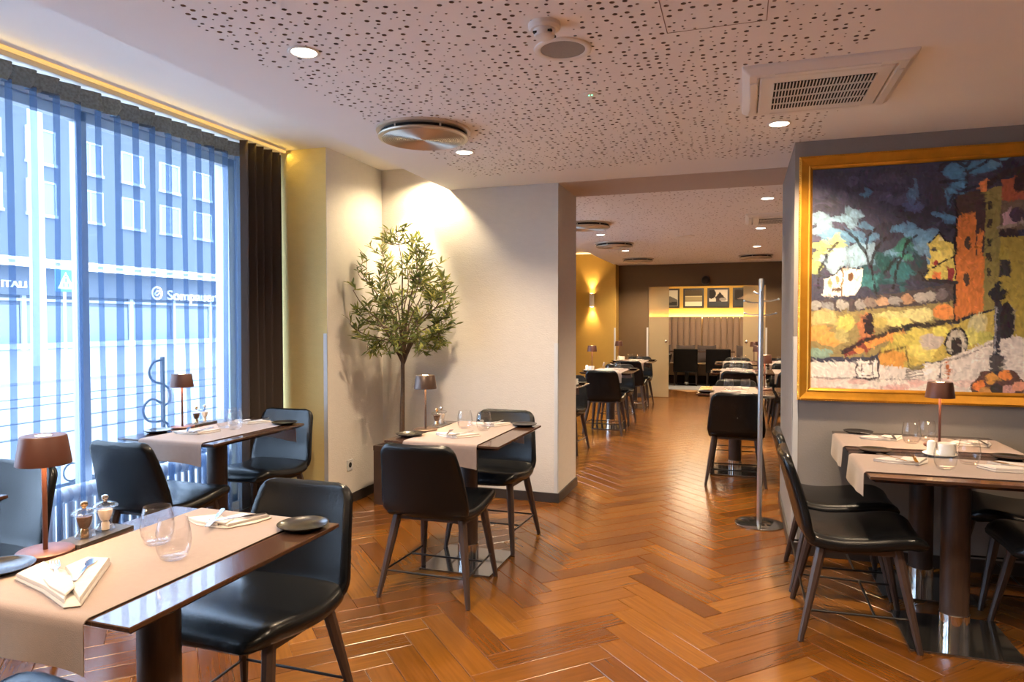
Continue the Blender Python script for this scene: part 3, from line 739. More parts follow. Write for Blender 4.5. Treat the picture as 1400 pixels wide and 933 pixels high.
# 4 table by the olive tree
Wt = 'table before the olive tree'
tx, ty = -1.508, 3.697
table(Wt, tx, ty, seed=4); both(Wt, tx, ty)
lamp(Wt, -1.765, 3.665, 'dark_bronze'); plate(Wt, (-1.765, 3.46, ZW, 'beside the lamp'), (-1.265, 4.02, ZW, 'at the corner near the pillar')); glass(Wt, (-1.565, 3.79, 'nearer the mills'), (-1.435, 3.765, 'farther from the mills')); mills(Wt, -1.765, 3.86, .05)
napkin(Wt, 'farther from the pillar', -1.515, 3.525, -.15, 1); napkin(Wt, 'nearer the pillar', -1.475, 3.965, .1, 2)
# 5, 6 two tables pushed together below the painting
WA = 'outer of two tables under the painting'
WB = 'wall-side table under the painting'
tx = .906
table(WA, tx, 3.478, PI/2, seed=5, roff=-.028); table(WB, tx, 4.086, PI/2, seed=6, roff=.003)
for Wt, yy in ((WA, 3.468), (WB, 4.045)):
    chair('black leather chair on the aisle side of the '+Wt, .492, yy+.0, -PI/2, GC)
    chair('black leather chair on the inner side of the '+Wt, 1.345, yy+.02, PI/2, GC)
lamp(WB, .965, 4.005, 'copper', ZT)
plate(WA, (.628, 3.745, ZW, 'towards the aisle'), (1.19, 3.74, ZW, 'away from the aisle')); plate(WB, (.640, 4.345, ZW, ''))
glass(WA, (.842, 3.395, 'before the cup'), (.972, 3.545, 'beside the cup')); glass(WB, (.852, 4.07, 'beside the napkin'), (.945, 4.17, 'behind the lamp'))
napkin(WA, 'towards the aisle', .700, 3.505, .1, 1); napkin(WB, 'towards the aisle', .735, 4.165, .15, 2)
napkin(WA, 'away from the aisle', 1.15, 3.46, .3, 0); napkin(WB, 'away from the aisle', 1.13, 4.11, .2, 3)
condiments(WA, .900, 3.725)
# ---- room behind
def back_table(Wt, x, y, seed, near=True, far=True, dn=0, df=0, lampxy=None, cups=None, plates=True, m='copper'):
    table(Wt, x, y, seed=seed); both(Wt, x, y, near, far, dn, df)
    glass(Wt, (x-.06, y-.02, ''), (x+.09, y+.02, '')); napkin(Wt, 'by its front edge', x-.01, y-.2, .2, seed % 4, ()); napkin(Wt, 'by its rear edge', x, y+.22, -.2, (seed+1) % 4, ())
    if plates: plate(Wt, (x-.255, y-.25, ZW, 'by its front edge'), (x+.255, y+.27, ZW, 'by its rear edge'))
    if lampxy: lamp(Wt, x+lampxy[0], y+lampxy[1], m, power=LAMP_W*3)
    if cups: condiments(Wt, x+cups[0], y+cups[1])
back_table('first table behind the cream pillar', -1.845, 6.71, 11, near=False, df=.13, cups=(.21, .1))
back_table('second table behind the cream pillar', -1.645, 9.05, 12, lampxy=(-.25, .0), cups=(-.25, -.17))
back_table('third table behind the cream pillar', -1.675, 11.345, 13, lampxy=(-.25, 0), cups=(-.25, .2))
back_table('first table behind the coat stand', -.048, 6.725, 14, lampxy=(.262, .20))
back_table('second table behind the coat stand', -.04, 9.43, 15, lampxy=(.25, .2))
back_table('third table behind the coat stand', -.055, 11.36, 16, lampxy=(.25, .2))
back_table('first table behind the painting wall', .64, 6.76, 17, near=False, cups=(-.21, -.12))
back_table('second table behind the painting wall', .61, 9.5, 18, plates=False)
back_table('third table behind the painting wall', .62, 11.4, 19, plates=False)

# ---- coat stand
c = thing('coat_stand', 'tall steel coat stand with round base at the end of the painting wall', 'coat stand', (.128, 5.02, 0))
obj('base', MB().lathe([(0, 0), (.165, 0), (.165, .006), (.158, .010), (.03, .012), (0, .012)], 48), 'base_steel', c)
obj('pole', MB().lathe([(0, .01), (.0165, .01), (.0165, 1.0), (.019, 1.0), (.019, 1.03), (.0165, 1.03), (.0165, 1.69), (.014, 1.70), (0, 1.70)], 24), 'satin_steel', c)
for k, (a, z) in enumerate(((.1, 1.545), (PI+.25, 1.535), (PI/2+.4, 1.60), (.5, 1.45), (PI-.3, 1.45), (-PI/2, 1.60))):
    d = Vector((math.cos(a), math.sin(a), 0)); p = Vector((0, 0, z))
    h = obj('hook', MB().tube([p+d*.015, p+d*.06, p+d*.11+Vector((0, 0, .012))], .005, 8).lathe([(0, -.008), (.008, -.004), (.008, .004), (0, .008)], 10, tuple(p+d*.112+Vector((0, 0, .013)))), 'satin_steel', c)

# ---- olive tree
tr = thing('olive_tree', 'young olive tree in a dark planter in the lit niche', 'tree', (-2.515, 4.80, 0))
pl = obj('planter', MB().box(-.16, .16, -.16, .15, 0, .43).box(-.14, .14, -.14, .13, .43, .44), 'planter', tr)
lip = MB(); lip.box(-.163, .163, -.163, -.14, .415, .455); lip.box(-.163, .163, .13, .153, .415, .455); lip.box(-.163, -.14, -.14, .13, .415, .455); lip.box(.14, .163, -.14, .13, .415, .455)
obj('planter_rim', lip, 'planter', pl, bev=.003); obj('soil', MB().box(-.14, .14, -.14, .13, .43, .445), 'soil', pl)
rt = random.Random(21)
tk = [(0, 0, .43), (.004, 0, .7), (.012, -.005, .9), (.010, 0, 1.06), (.015, .003, 1.16)]
trunk = MB().tube(tk, [.022, .019, .0165, .0155, .0135], 10)
br = MB(); leaves = []
def crown_r(z):                                # half width of the crown by height
    return float(np.interp(z, [1.10, 1.2, 1.35, 1.55, 1.75, 1.92, 2.08, 2.20], [.16, .40, .47, .48, .42, .31, .17, .04]))
top = Vector(tk[-1])
def inside(q, m=0.0): return math.hypot(q.x, q.y*(1.45 if q.y > 0 else 1.08)) < crown_r(q.z)+m and q.y < .235 and q.x > -.25
limbs = []
def limb(tip, r):
    c1 = top.lerp(tip, .4)+Vector((rt.gauss(0, .02), rt.gauss(0, .02), .02)); c1.x = top.x+(c1.x-top.x)*.7
    s0 = top-Vector((0, 0, rt.uniform(0, .10))); P = catmull([tuple(s0), tuple(c1), tuple(top.lerp(tip, .72)+Vector((rt.gauss(0, .02), rt.gauss(0, .02), .01))), tuple(tip)], 14)
    P = [Vector(p) for p in P]; br.tube(P, [r*(1-.72*k/13) for k in range(14)], 6); limbs.extend(P[4:])
for x, y, z in [(.30, -.05, 1.50), (.24, -.16, 1.72), (.10, .05, 2.02), (-.02, -.04, 2.10), (-.16, .02, 1.92), (-.24, -.10, 1.72), (-.26, -.06, 1.48), (.14, .16, 1.75), (-.05, -.22, 1.62), (.05, -.26, 1.45), (.36, .02, 1.36), (-.22, .08, 1.38), (.2, .12, 1.58), (0, .1, 1.85), (.40, -.08, 1.62), (.38, .0, 1.46), (-.24, -.30, 1.50), (-.22, -.34, 1.64), (-.22, -.28, 1.34), (.26, -.26, 1.52), (.1, -.36, 1.58)]:
    limb(Vector((x, y, z)), .0085)
n_tw = 0; guard = 0
while n_tw < 230 and guard < 20000:
    guard += 1
    z = rt.uniform(1.16, 2.17); rr = crown_r(z); a = rt.uniform(0, 2*PI); rad = rr*math.sqrt(rt.uniform(.12, 1.0)); tip = Vector((rad*math.cos(a), rad*math.sin(a)/(1.45 if math.sin(a) > 0 else 1.08), z))
    if rt.random() > (rr/.48)**1.6: continue
    if not inside(tip, .01): continue
    src = min(limbs, key=lambda q: (q-tip).length+(.35 if q.z > tip.z-.03 else 0))
    if (src-tip).length > .34 or (src-tip).length < .05: continue
    n_tw += 1; mid = src.lerp(tip, .5)+Vector((rt.gauss(0, .015), rt.gauss(0, .015), -.015)); P = [Vector(p) for p in catmull([tuple(src), tuple(mid), tuple(tip)], 9)]
    br.tube(P, [.0032*(1-.7*k/8) for k in range(9)], 4)
    nl = 13
    for k in range(nl):
        f = .22+.78*k/(nl-1); q = f*8; i0 = min(7, int(q)); leaves.append((P[i0].lerp(P[i0+1], q-i0), (P[i0+1]-P[i0]).normalized(), 2))
obj('trunk', trunk, 'bark', tr); obj('branches', br, 'bark', tr)
lv = []; lf = []
prof = [(0, .0015), (.25, .0054), (.5, .0063), (.78, .0040), (1, 0)]
LV = []
for t, hw in prof: LV += [(-hw, t*.066, .002*math.sin(PI*t)+.0012), (0, t*.066, .004*math.sin(PI*t)), (hw, t*.066, .002*math.sin(PI*t)+.0012)]
LF = [(i*3+j, i*3+j+1, i*3+j+4, i*3+j+3) for i in range(4) for j in range(2)]
leaf_me = MB().add(LV, LF, True).mesh('leaf', 'olive_leaf')
keep = [(p, d) for p, d, l in leaves if inside(p, .05)]
rt.shuffle(keep); keep = keep[:3000]
fol = MB(); count = 0
keep.sort(key=lambda e: e[0].y)                # front leaves first: they show largest
for p, d in keep:
    a = rt.uniform(0, 2*PI); dr_ = (d*.7+Vector((math.cos(a), math.sin(a), rt.uniform(-.5, .6)))*.8).normalized(); s = rt.uniform(.75, 1.25)
    M = Matrix.Translation(p) @ dr_.to_track_quat('Y', 'Z').to_matrix().to_4x4() @ Matrix.Rotation(rt.uniform(-1.2, 1.2), 4, 'Y') @ Matrix.Scale(s, 4)
    if count < 300:
        o = bpy.data.objects.new('leaf', leaf_me); COL.objects.link(o); o.parent = tr; o.matrix_local = M; count += 1
    else: fol.add([M @ Vector(v) for v in LV], LF, True)
fo = obj('foliage', fol, 'olive_leaf', tr); fo['kind'] = 'stuff'

# ================================================================== the painting
def srgb(h):
    c = np.array([int(h[i:i+2], 16)/255 for i in (0, 2, 4)]); return np.where(c <= .04045, c/12.92, ((c+.055)/1.055)**2.4)
def lowfreq(h, w_, cells, seed):
    r = np.random.RandomState(seed); gx, gy = cells; g = r.rand(gy+2, gx+2); ys = np.linspace(0, gy, h); xs = np.linspace(0, gx, w_)
    yi = ys.astype(int); xi = xs.astype(int); fy = (ys-yi)[:, None]; fx = (xs-xi)[None]; fy = fy*fy*(3-2*fy); fx = fx*fx*(3-2*fx)
    return (g[yi][:, xi]*(1-fx)+g[yi][:, xi+1]*fx)*(1-fy)+(g[yi+1][:, xi]*(1-fx)+g[yi+1][:, xi+1]*fx)*fy
class Canvas:
    """colours laid down in the plane of a real canvas; coordinates run over (x0..x1, y0..y1), y down"""
    def __init__(s, w_, h, x0, x1, y0, y1, base):
        s.w, s.h = w_, h; s.X, s.Y = np.meshgrid(np.linspace(x0, x1, w_), np.linspace(y0, y1, h)); s.a = np.zeros((h, w_, 3)); s.a[:] = srgb(base); s.ox = s.X.copy(); s.oy = s.Y.copy()
    def wobble(s, amp, cells, seed):
        s.X = s.ox+amp*(lowfreq(s.h, s.w, cells, seed)-.5); s.Y = s.oy+amp*(lowfreq(s.h, s.w, cells, seed+1)-.5)
    def put(s, m, col, op=1.0): s.a[m] = s.a[m]*(1-op)+srgb(col)*op
    def poly(s, pts, col, op=1.0):
        m = np.zeros(s.X.shape, bool); n = len(pts)
        for i in range(n):
            (xa, ya), (xb, yb) = pts[i], pts[(i+1) % n]
            if ya == yb: continue
            c = ((ya > s.Y) != (yb > s.Y)) & (s.X < (xb-xa)*(s.Y-ya)/(yb-ya)+xa); m ^= c
        s.put(m, col, op)
    def rect(s, x0, y0, x1, y1, col, op=1.0): s.put((s.X >= x0) & (s.X <= x1) & (s.Y >= y0) & (s.Y <= y1), col, op)
    def ell(s, cx, cy, rx, ry, col, op=1.0): s.put(((s.X-cx)/rx)**2+((s.Y-cy)/ry)**2 < 1, col, op)
    def line(s, pts, wd, col, op=1.0):
        for (xa, ya), (xb, yb) in zip(pts, pts[1:]):
            d = np.array([xb-xa, yb-ya]); l2 = max(1e-9, d@d); t = np.clip(((s.X-xa)*d[0]+(s.Y-ya)*d[1])/l2, 0, 1)
            s.put(np.hypot(s.X-xa-t*d[0], s.Y-ya-t*d[1]) < wd/2, col, op)
    def strokes(s, n, seed, ln, wd, jit=.13, op=.75):
        r = np.random.RandomState(seed); ang = lowfreq(s.h, s.w, (9, 7), seed+3)*3.6-.9; R = int(ln)+1; gy, gx = np.mgrid[-R:R+1, -R:R+1]
        for _ in range(n):
            i, k = r.randint(R, s.h-R), r.randint(R, s.w-R); t = ang[i, k]+r.normal(0, .25); ca, sa = math.cos(t), math.sin(t)
            mk = ((gx*ca+gy*sa)/ln)**2+((-gx*sa+gy*ca)/(wd*r.uniform(.6, 1.3)))**2 < 1
            c = s.a[i, k]*(1+r.normal(0, jit))+r.normal(0, .006, 3); win = s.a[i-R:i+R+1, k-R:k+R+1]; win[mk] = win[mk]*(1-op)+np.clip(c, 0, 1)*op
    def mesh(s, name, x0, x1, z0, z1, y, m):
        me = bpy.data.meshes.new(name); xs = np.linspace(x0, x1, s.w); zs = np.linspace(z1, z0, s.h)
        co = np.stack([np.tile(xs, (s.h, 1)), np.full((s.h, s.w), y), np.tile(zs[:, None], (1, s.w))], -1).reshape(-1, 3)
        idx = np.arange(s.h*s.w).reshape(s.h, s.w); f = np.stack([idx[:-1, :-1], idx[1:, :-1], idx[1:, 1:], idx[:-1, 1:]], -1).reshape(-1, 4)
        me.from_pydata(co.tolist(), [], f.tolist()); ca = me.color_attributes.new('paint', 'FLOAT_COLOR', 'POINT')
        ca.data.foreach_set('color', np.concatenate([s.a.reshape(-1, 3), np.ones((s.h*s.w, 1))], 1).astype(np.float32).ravel()); me.materials.append(MATS[m]); return me
def townscape():
    # own coordinates: x 30..1300, y 100..880
    c = Canvas(520, 330, 30, 1351, 100, 880, '3a3a4c'); c.wobble(26, (34, 24), 5)
    r = np.random.RandomState(4)
    for _ in range(110):                       # stormy upper sky
        x, y = r.uniform(20, 1340), r.uniform(95, 330); c.ell(x, y, r.uniform(20, 70), r.uniform(10, 34), r.choice(['34323f', '3d3c50', '2f2e3a', '45445a', '4b4b66', '3a3844']), .75)
    for x, y, rx, ry, k in [(60, 290, 60, 40, '7ba0b8'), (170, 285, 70, 30, '7aa3bd'), (110, 350, 90, 40, '5d8db0'), (230, 330, 60, 40, '4d83aa'), (360, 320, 70, 25, '4b7fa6'), (430, 340, 80, 45, '568ab0'), (470, 400, 60, 60, '6b9cbd'), (180, 400, 90, 50, '84a9c2'), (330, 410, 80, 40, '5e8fae'), (100, 430, 60, 50, '8fb0c4'),
                           (240, 195, 30, 22, '3d6d92'), (400, 200, 22, 50, '4a6f92'), (400, 235, 40, 22, '4c5a86'), (520, 140, 60, 40, '3f7ea6'), (540, 190, 40, 26, '4a8db4'), (620, 120, 70, 30, '3d7a9f'), (660, 100, 60, 24, '5c8fa8'), (500, 290, 50, 26, '4a88b2'), (520, 230, 24, 30, '3f6f92')]:
        for _ in range(7): c.ell(x+r.normal(0, rx*.4), y+r.normal(0, ry*.4), rx*r.uniform(.25, .6), ry*r.uniform(.25, .55), k, .6)
    for x, y, rx, ry, k in [(90, 370, 55, 22, 'a9ab5e'), (60, 400, 36, 26, '9aa058'), (120, 350, 40, 14, 'c0bd62'), (50, 440, 30, 40, '8f9a5c'), (300, 420, 50, 60, '1d4a4c'), (250, 470, 50, 46, '1f5055'), (370, 380, 46, 30, '2d6c60'), (400, 430, 40, 44, '24484e'), (350, 470, 60, 40, '27646c'), (290, 500, 80, 30, '204a50'), (430, 470, 40, 40, '3a3a42'), (370, 410, 36, 28, '35806e'), (240, 500, 40, 24, '2e6f74')]:
        for _ in range(9): c.ell(x+r.normal(0, rx*.4), y+r.normal(0, ry*.4), rx*r.uniform(.2, .5), ry*r.uniform(.2, .5), k, .7)
    c.wobble(8, (60, 42), 9); D = '231f24'
    for p in [[(270, 540), (255, 470), (235, 400), (200, 350), (155, 315)], [(250, 450), (270, 380), (300, 350)], [(235, 400), (240, 340), (265, 315)], [(330, 520), (345, 450), (375, 370), (410, 345)], [(60, 520), (62, 450), (90, 400), (130, 360)], [(300, 470), (340, 420), (380, 400)]]: c.line(p, 9, D, .85)
    for p in [[(575, 210), (575, 120), (530, 90), (490, 110)], [(575, 140), (640, 110), (690, 70)], [(490, 170), (560, 165)], [(510, 260), (540, 210), (600, 190)], [(575, 120), (610, 80), (660, 60)]]: c.line(p, 10, '2a2730', .85)
    c.poly([(78, 545), (85, 490), (150, 450), (225, 452), (220, 500), (195, 545)], 'e6dccb'); c.line([(85, 490), (150, 450), (225, 452)], 5, D); c.line([(150, 450), (146, 545)], 5, '7a5c3c')
    for x, y in [(105, 500), (128, 488)]: c.ell(x, y, 6, 14, 'b98a5a')
    c.ell(178, 478, 12, 15, '6b4a2c'); c.ell(128, 525, 18, 12, '5c4a3a')
    # stone parapet
    c.poly([(28, 560), (200, 556), (400, 530), (550, 505), (550, 570), (400, 585), (200, 600), (28, 606)], '4a4243')
    for x, y, k in [(50, 578, '8c8a86'), (95, 583, '7b7a7c'), (150, 578, '9a958e'), (215, 574, '8f8886'), (250, 570, '7f6f66'), (295, 568, 'b08a6a'), (335, 564, '8d8784'), (380, 560, 'a77f5f'), (428, 555, 'a49c94'), (462, 550, '9c958c'), (500, 545, '6a6064')]: c.ell(x, y, 23, 17, k)
    # retaining wall blocks
    c.poly([(28, 600), (200, 598), (400, 582), (550, 565), (550, 640), (400, 680), (250, 760), (28, 760)], '8c7a48')
    for x, y, rx, ry, k in [(80, 625, 55, 26, 'b7a060'), (160, 640, 36, 30, 'c2b04e'), (60, 680, 50, 32, 'd08a34'), (110, 700, 50, 26, 'd79136'), (75, 745, 55, 18, '7d9a86'), (150, 690, 30, 24, 'a79a58'), (330, 620, 60, 28, 'c6bd72'), (420, 610, 50, 24, 'cfc57e'), (360, 640, 50, 18, 'd2c46a'), (505, 600, 42, 30, 'dd8530'), (290, 640, 26, 22, 'b8a44e')]:
        for _ in range(6): c.ell(x+r.normal(0, rx*.2), y+r.normal(0, ry*.2), rx*.75, ry*.75, k, .75)
    c.poly([(205, 640), (240, 605), (262, 625), (268, 690), (215, 700)], 'b06b3c'); c.ell(246, 640, 19, 32, '2e2326'); c.rect(228, 640, 264, 680, '2e2326')
    c.poly([(150, 745), (230, 690), (275, 690), (245, 740), (160, 760)], '86392c'); c.poly([(230, 712), (320, 672), (372, 655), (376, 668), (330, 700), (240, 728)], 'd8882e'); c.ell(215, 738, 18, 10, 'd08a34')
    c.line([(155, 745), (240, 700), (380, 655), (470, 648), (560, 630), (640, 600), (690, 575)], 16, '2b2527', .9); c.line([(330, 665), (420, 650)], 22, '2b2527', .8)
    # lower terrace
    c.poly([(330, 700), (440, 665), (560, 640), (690, 590), (700, 690), (560, 750), (430, 800), (290, 810), (285, 745)], 'b9a23e')
    for x, y, rx, ry, k in [(340, 770, 55, 36, 'c98a2a'), (420, 700, 40, 40, 'cdbd4a'), (440, 740, 40, 30, 'd5c659'), (470, 700, 44, 32, 'b9a99c'), (620, 650, 36, 40, 'c3bb86'), (650, 690, 40, 30, 'b8b24c'), (370, 700, 40, 24, 'bfae42'), (500, 670, 30, 16, 'd3c84e'), (600, 690, 30, 30, 'c8c05c')]:
        for _ in range(6): c.ell(x+r.normal(0, rx*.2), y+r.normal(0, ry*.2), rx*.75, ry*.75, k, .75)
    c.line([(285, 745), (380, 720), (388, 790)], 7, D, .7)
    c.ell(552, 708, 40, 52, D); c.ell(552, 710, 33, 46, 'b3aa98'); c.rect(535, 688, 570, 756, '332c2c')
    # buildings on the right
    c.poly([(548, 220), (640, 205), (640, 600), (548, 630)], 'c9701d'); c.poly([(548, 215), (645, 195), (645, 262), (548, 285)], '4c3a34'); c.rect(612, 230, 640, 420, '4a3533'); c.poly([(616, 345), (636, 335), (632, 480), (618, 480)], 'd87a1e')
    for x, y in [(585, 375), (582, 495), (570, 265), (596, 255)]: c.ell(x, y, 10, 24 if y > 300 else 14, '4b3a30')
    c.line([(546, 225), (544, 630)], 7, D)
    c.poly([(455, 372), (488, 338), (508, 365), (540, 372), (545, 505), (440, 490), (460, 440)], 'c9b54a'); c.ell(474, 390, 8, 9, '3a3a3a'); c.poly([(485, 362), (490, 335), (510, 365)], 'd9cd86'); c.poly([(465, 410), (540, 385), (540, 430), (470, 455)], 'd7c256'); c.poly([(465, 480), (495, 462), (492, 500), (462, 500)], 'd8722a'); c.rect(516, 455, 540, 500, '8c2a2e'); c.ell(478, 440, 8, 11, 'a8332c')
    c.line([(455, 372), (488, 334), (510, 365), (542, 372)], 5, D); c.line([(440, 470), (545, 415)], 5, D); c.line([(440, 495), (550, 505)], 14, '332d30')
    c.poly([(640, 205), (690, 190), (690, 590), (640, 600)], '8a7e3e'); 
    for y in (240, 300, 360, 410, 460): c.rect(648, y, 662, y+26, '3d3630')
    c.poly([(690, 170), (1400, 60), (1400, 250), (690, 240)], 'a2502e'); c.line([(640, 190), (700, 150), (1400, 20)], 22, '372c30'); c.poly([(620, 175), (645, 165), (645, 205), (620, 205)], 'd2762a'); c.rect(735, 150, 770, 210, '3b2a2a'); c.rect(880, 110, 930, 200, '3b2a2a')
    c.poly([(690, 240), (1400, 230), (1400, 300), (690, 340)], '6d5c4a'); c.poly([(700, 280), (760, 265), (760, 310), (700, 325)], 'b9949a'); c.ell(745, 285, 24, 26, '4a3c48'); c.line([(685, 330), (770, 312), (1400, 300)], 10, '9a8a74'); c.ell(720, 350, 34, 20, '3a3032')
    c.poly([(690, 360), (1400, 330), (1400, 720), (690, 700)], 'a5912f'); c.rect(690, 430, 725, 490, '3c3a3c'); c.rect(930, 420, 990, 500, '3c3a3c'); c.ell(720, 640, 26, 66, '8d8468'); c.ell(714, 640, 27, 70, '2e2a2e'); c.rect(690, 640, 742, 680, '2e2a2e')
    c.poly([(900, 560), (1010, 540), (1010, 700), (900, 700)], '4a3c34')
    # white street, pink square
    c.poly([(20, 780), (200, 775), (430, 800), (560, 745), (690, 690), (1400, 660), (1400, 900), (20, 900)], 'cfc4b8')
    for _ in range(60): x, y = r.uniform(20, 1340), r.uniform(838, 885); c.ell(x, y, r.uniform(18, 50), r.uniform(5, 13), r.choice(['c99a90', 'd6aea4', 'c28a84', 'cbb4a8']), .6)
    c.line([(380, 810), (440, 785), (560, 760), (690, 700)], 6, '6b5f5c', .7); c.line([(28, 835), (200, 838), (420, 835)], 5, '7c6c66', .7)
    c.poly([(200, 772), (282, 770), (284, 832), (200, 836)], 'd8d0c4'); c.line([(202, 772), (282, 770), (284, 832), (202, 836), (202, 772)], 6, '453c3c'); c.line([(222, 785), (262, 783), (262, 822), (222, 824), (222, 785)], 5, '6a5c58')
    for k in range(4): c.line([(380, 830-k*9), (440, 818-k*12)], 5, '5c5450', .7)
    c.rect(445, 775, 500, 835, 'd6cdc0'); c.line([(445, 775), (500, 772), (500, 835)], 5, '5a5250'); c.rect(522, 775, 532, 830, 'b4622c')
    c.poly([(600, 850), (640, 800), (740, 795), (790, 850), (760, 890), (610, 890)], '5c4038')
    for x, y, k in [(630, 850, 'd9751f'), (670, 825, 'c98a2a'), (715, 815, 'e0801f'), (730, 860, 'bf8a80'), (650, 870, 'b8803a'), (690, 860, '3a3230'), (760, 850, 'cf8a6a')]: c.ell(x, y, 22, 18, k)
    c.line([(686, 530), (686, 800)], 22, '34343c'); c.line([(680, 590), (680, 740)], 6, '8a8a92'); c.ell(686, 545, 30, 20, '2c2c32'); c.ell(688, 515, 12, 16, '2c2c32'); c.rect(664, 745, 708, 800, '4a4648')
    c.strokes(5200, 11, 4.5, 1.4, .15, .6); c.strokes(4000, 12, 3, 1.0, .20, .6)
    c.a *= (.86+.28*lowfreq(c.h, c.w, (190, 60), 31))[..., None]
    g = c.a.mean(-1, keepdims=True); c.a = np.clip((c.a*.86+g*.14)*1.42+.010, 0, 1)
    return c
fx0, fx1, fz0, fz1 = .318, 2.36, .937, 2.375     # outer frame
ix0, iz0, iz1 = .392, 1.002, 2.292; ix1 = fx1-(ix0-fx0)
pt = thing('painting', 'large expressive oil painting of a hillside town in a broad gilt frame', 'painting', (fx0, WY, fz0))
cv = townscape().mesh('canvas', ix0-.004-fx0, ix1+.004-fx0, iz0-.004-fz0, iz1+.004-fz0, -.012, 'painted_canvas'); obj('canvas', cv, parent=pt)
fr = MB()
prof = [(0, 0), (0, .030), (.012, .036), (.026, .030), (.052, .022), (.060, .026), (.068, .020), (.076, .010), (.076, 0)]   # inset, stand-off
cor = [(0, 0, 1, 1), (fx1-fx0, 0, -1, 1), (fx1-fx0, fz1-fz0, -1, -1), (0, fz1-fz0, 1, -1)]
ringv = [[(cx+sx*i, -d, cz+sz*i) for (cx, cz, sx, sz) in cor] for i, d in prof]
vs = [p for r_ in ringv for p in r_]; fs = [(k*4+j, k*4+(j+1) % 4, (k+1)*4+(j+1) % 4, (k+1)*4+j) for k in range(len(prof)-1) for j in range(4)]
obj('frame', fr.add(vs, fs), 'gilt', pt)
bd = MB()                                        # row of small beads along the frame's outer rim
def bead(x, z): bd.lathe([(0, -.005), (.0045, 0), (0, .005)], 6, (x, -.031, z))
n = int((fx1-fx0)/.014)
for k in range(n): bead(.004+k*.014, .004); bead(.004+k*.014, fz1-fz0-.004)
for k in range(int((fz1-fz0)/.014)): bead(.004, .004+k*.014)
b_ = obj('beading', bd, 'gilt', pt); b_['kind'] = 'stuff'

# ================================================================== ceiling fixtures
dl_me = (MB().lathe([(.050, 0), (.062, 0), (.063, -.003), (.060, -.005), (.050, -.004), (.049, .0)], 32), MB().lathe([(0, -.002), (.050, -.002), (.050, .0), (0, .0)], 28))
dl_me = (dl_me[0].mesh('trim_ring', 'white_plastic'), dl_me[1].mesh('lens', 'downlight_glow'))
def downlight(x, y, where):
    d = thing('downlight', 'small round lit recessed downlight '+where, 'downlight', (x, y, CEIL), 0, 'ceiling downlights')
    obj('trim_ring', dl_me[0], parent=d); obj('lens', dl_me[1], parent=d)
    light('SPOT', 'bulb', d, (0, 0, -.012), DOWN_W, (1, .76, .50), spot_size=2.3, spot_blend=.8, shadow_soft_size=.045)
for x, y, wh in ((-1.65, 2.34, 'in front of the round ceiling diffuser'), (-1.66, 4.02, 'behind the round ceiling diffuser'), (.185, 3.99, 'beside the air conditioner'), (.185, 1.9, 'above the right aisle'), (-1.65, .6, 'above the open floor'), (.185, .2, 'above the entrance side'),
                 (.205, 6.34, 'before the rear air conditioner'), (.2, 8.31, 'behind the rear air conditioner'), (.2, 10.29, 'before the far right diffuser'), (.18, 12.14, 'at the far wall, right row'),
                 (-1.65, 6.34, 'hidden behind the cream pillar'), (-1.64, 8.31, 'second in the left rear row'), (-1.65, 10.28, 'third in the left rear row'), (-1.65, 12.09, 'at the far wall, left row'), (2.0, 2.2, 'above the painting side'), (2.0, 7.3, 'in the hidden rear corner'), (2.0, 10.3, 'in the far hidden rear corner')):
    downlight(x, y, wh)
def diffuser(x, y, where):
    d = thing('air_diffuser', 'large round ceiling air diffuser '+where, 'air diffuser', (x, y, CEIL), 0, 'round air diffusers')
    obj('mounting_ring', MB().lathe([(.20, 0), (.262, 0), (.262, -.012), (.25, -.018), (.20, -.018)], 48), 'diffuser_metal', d)
    obj('shadow_gap', MB().lathe([(0, -.004), (.238, -.004), (.232, -.036), (0, -.036)], 40), 'slot_black', d)
    f = MB().lathe([(0, -.040), (.248, -.036), (.252, -.040), (.250, -.046), (.243, -.049)], 48)
    obj('face_disc', f.lathe([(.243, -.049), (0, -.052)], 48), 'diffuser_metal', d)
    rg = MB()
    for k in range(1, 22):
        r = .0108*k; rg.lathe([(r-.0025, -.0515), (r, -.0545), (r+.0025, -.0515)], 40)
    o = obj('ribs', rg, 'diffuser_metal', d)
    for k in range(6):
        a = k*PI/3+.3; obj('spacer', MB().cbox((.24*math.cos(a), .24*math.sin(a), -.026), (.008, .008, .026)), 'diffuser_metal', d)
diffuser(-1.69, 3.50, 'in front of the cream pillar'); diffuser(-1.60, 7.35, 'first behind the cream pillar'); diffuser(-1.645, 9.29, 'second behind the cream pillar'); diffuser(-1.66, 11.65, 'at the far wall, left side'); diffuser(.206, 11.62, 'at the far wall, right side')
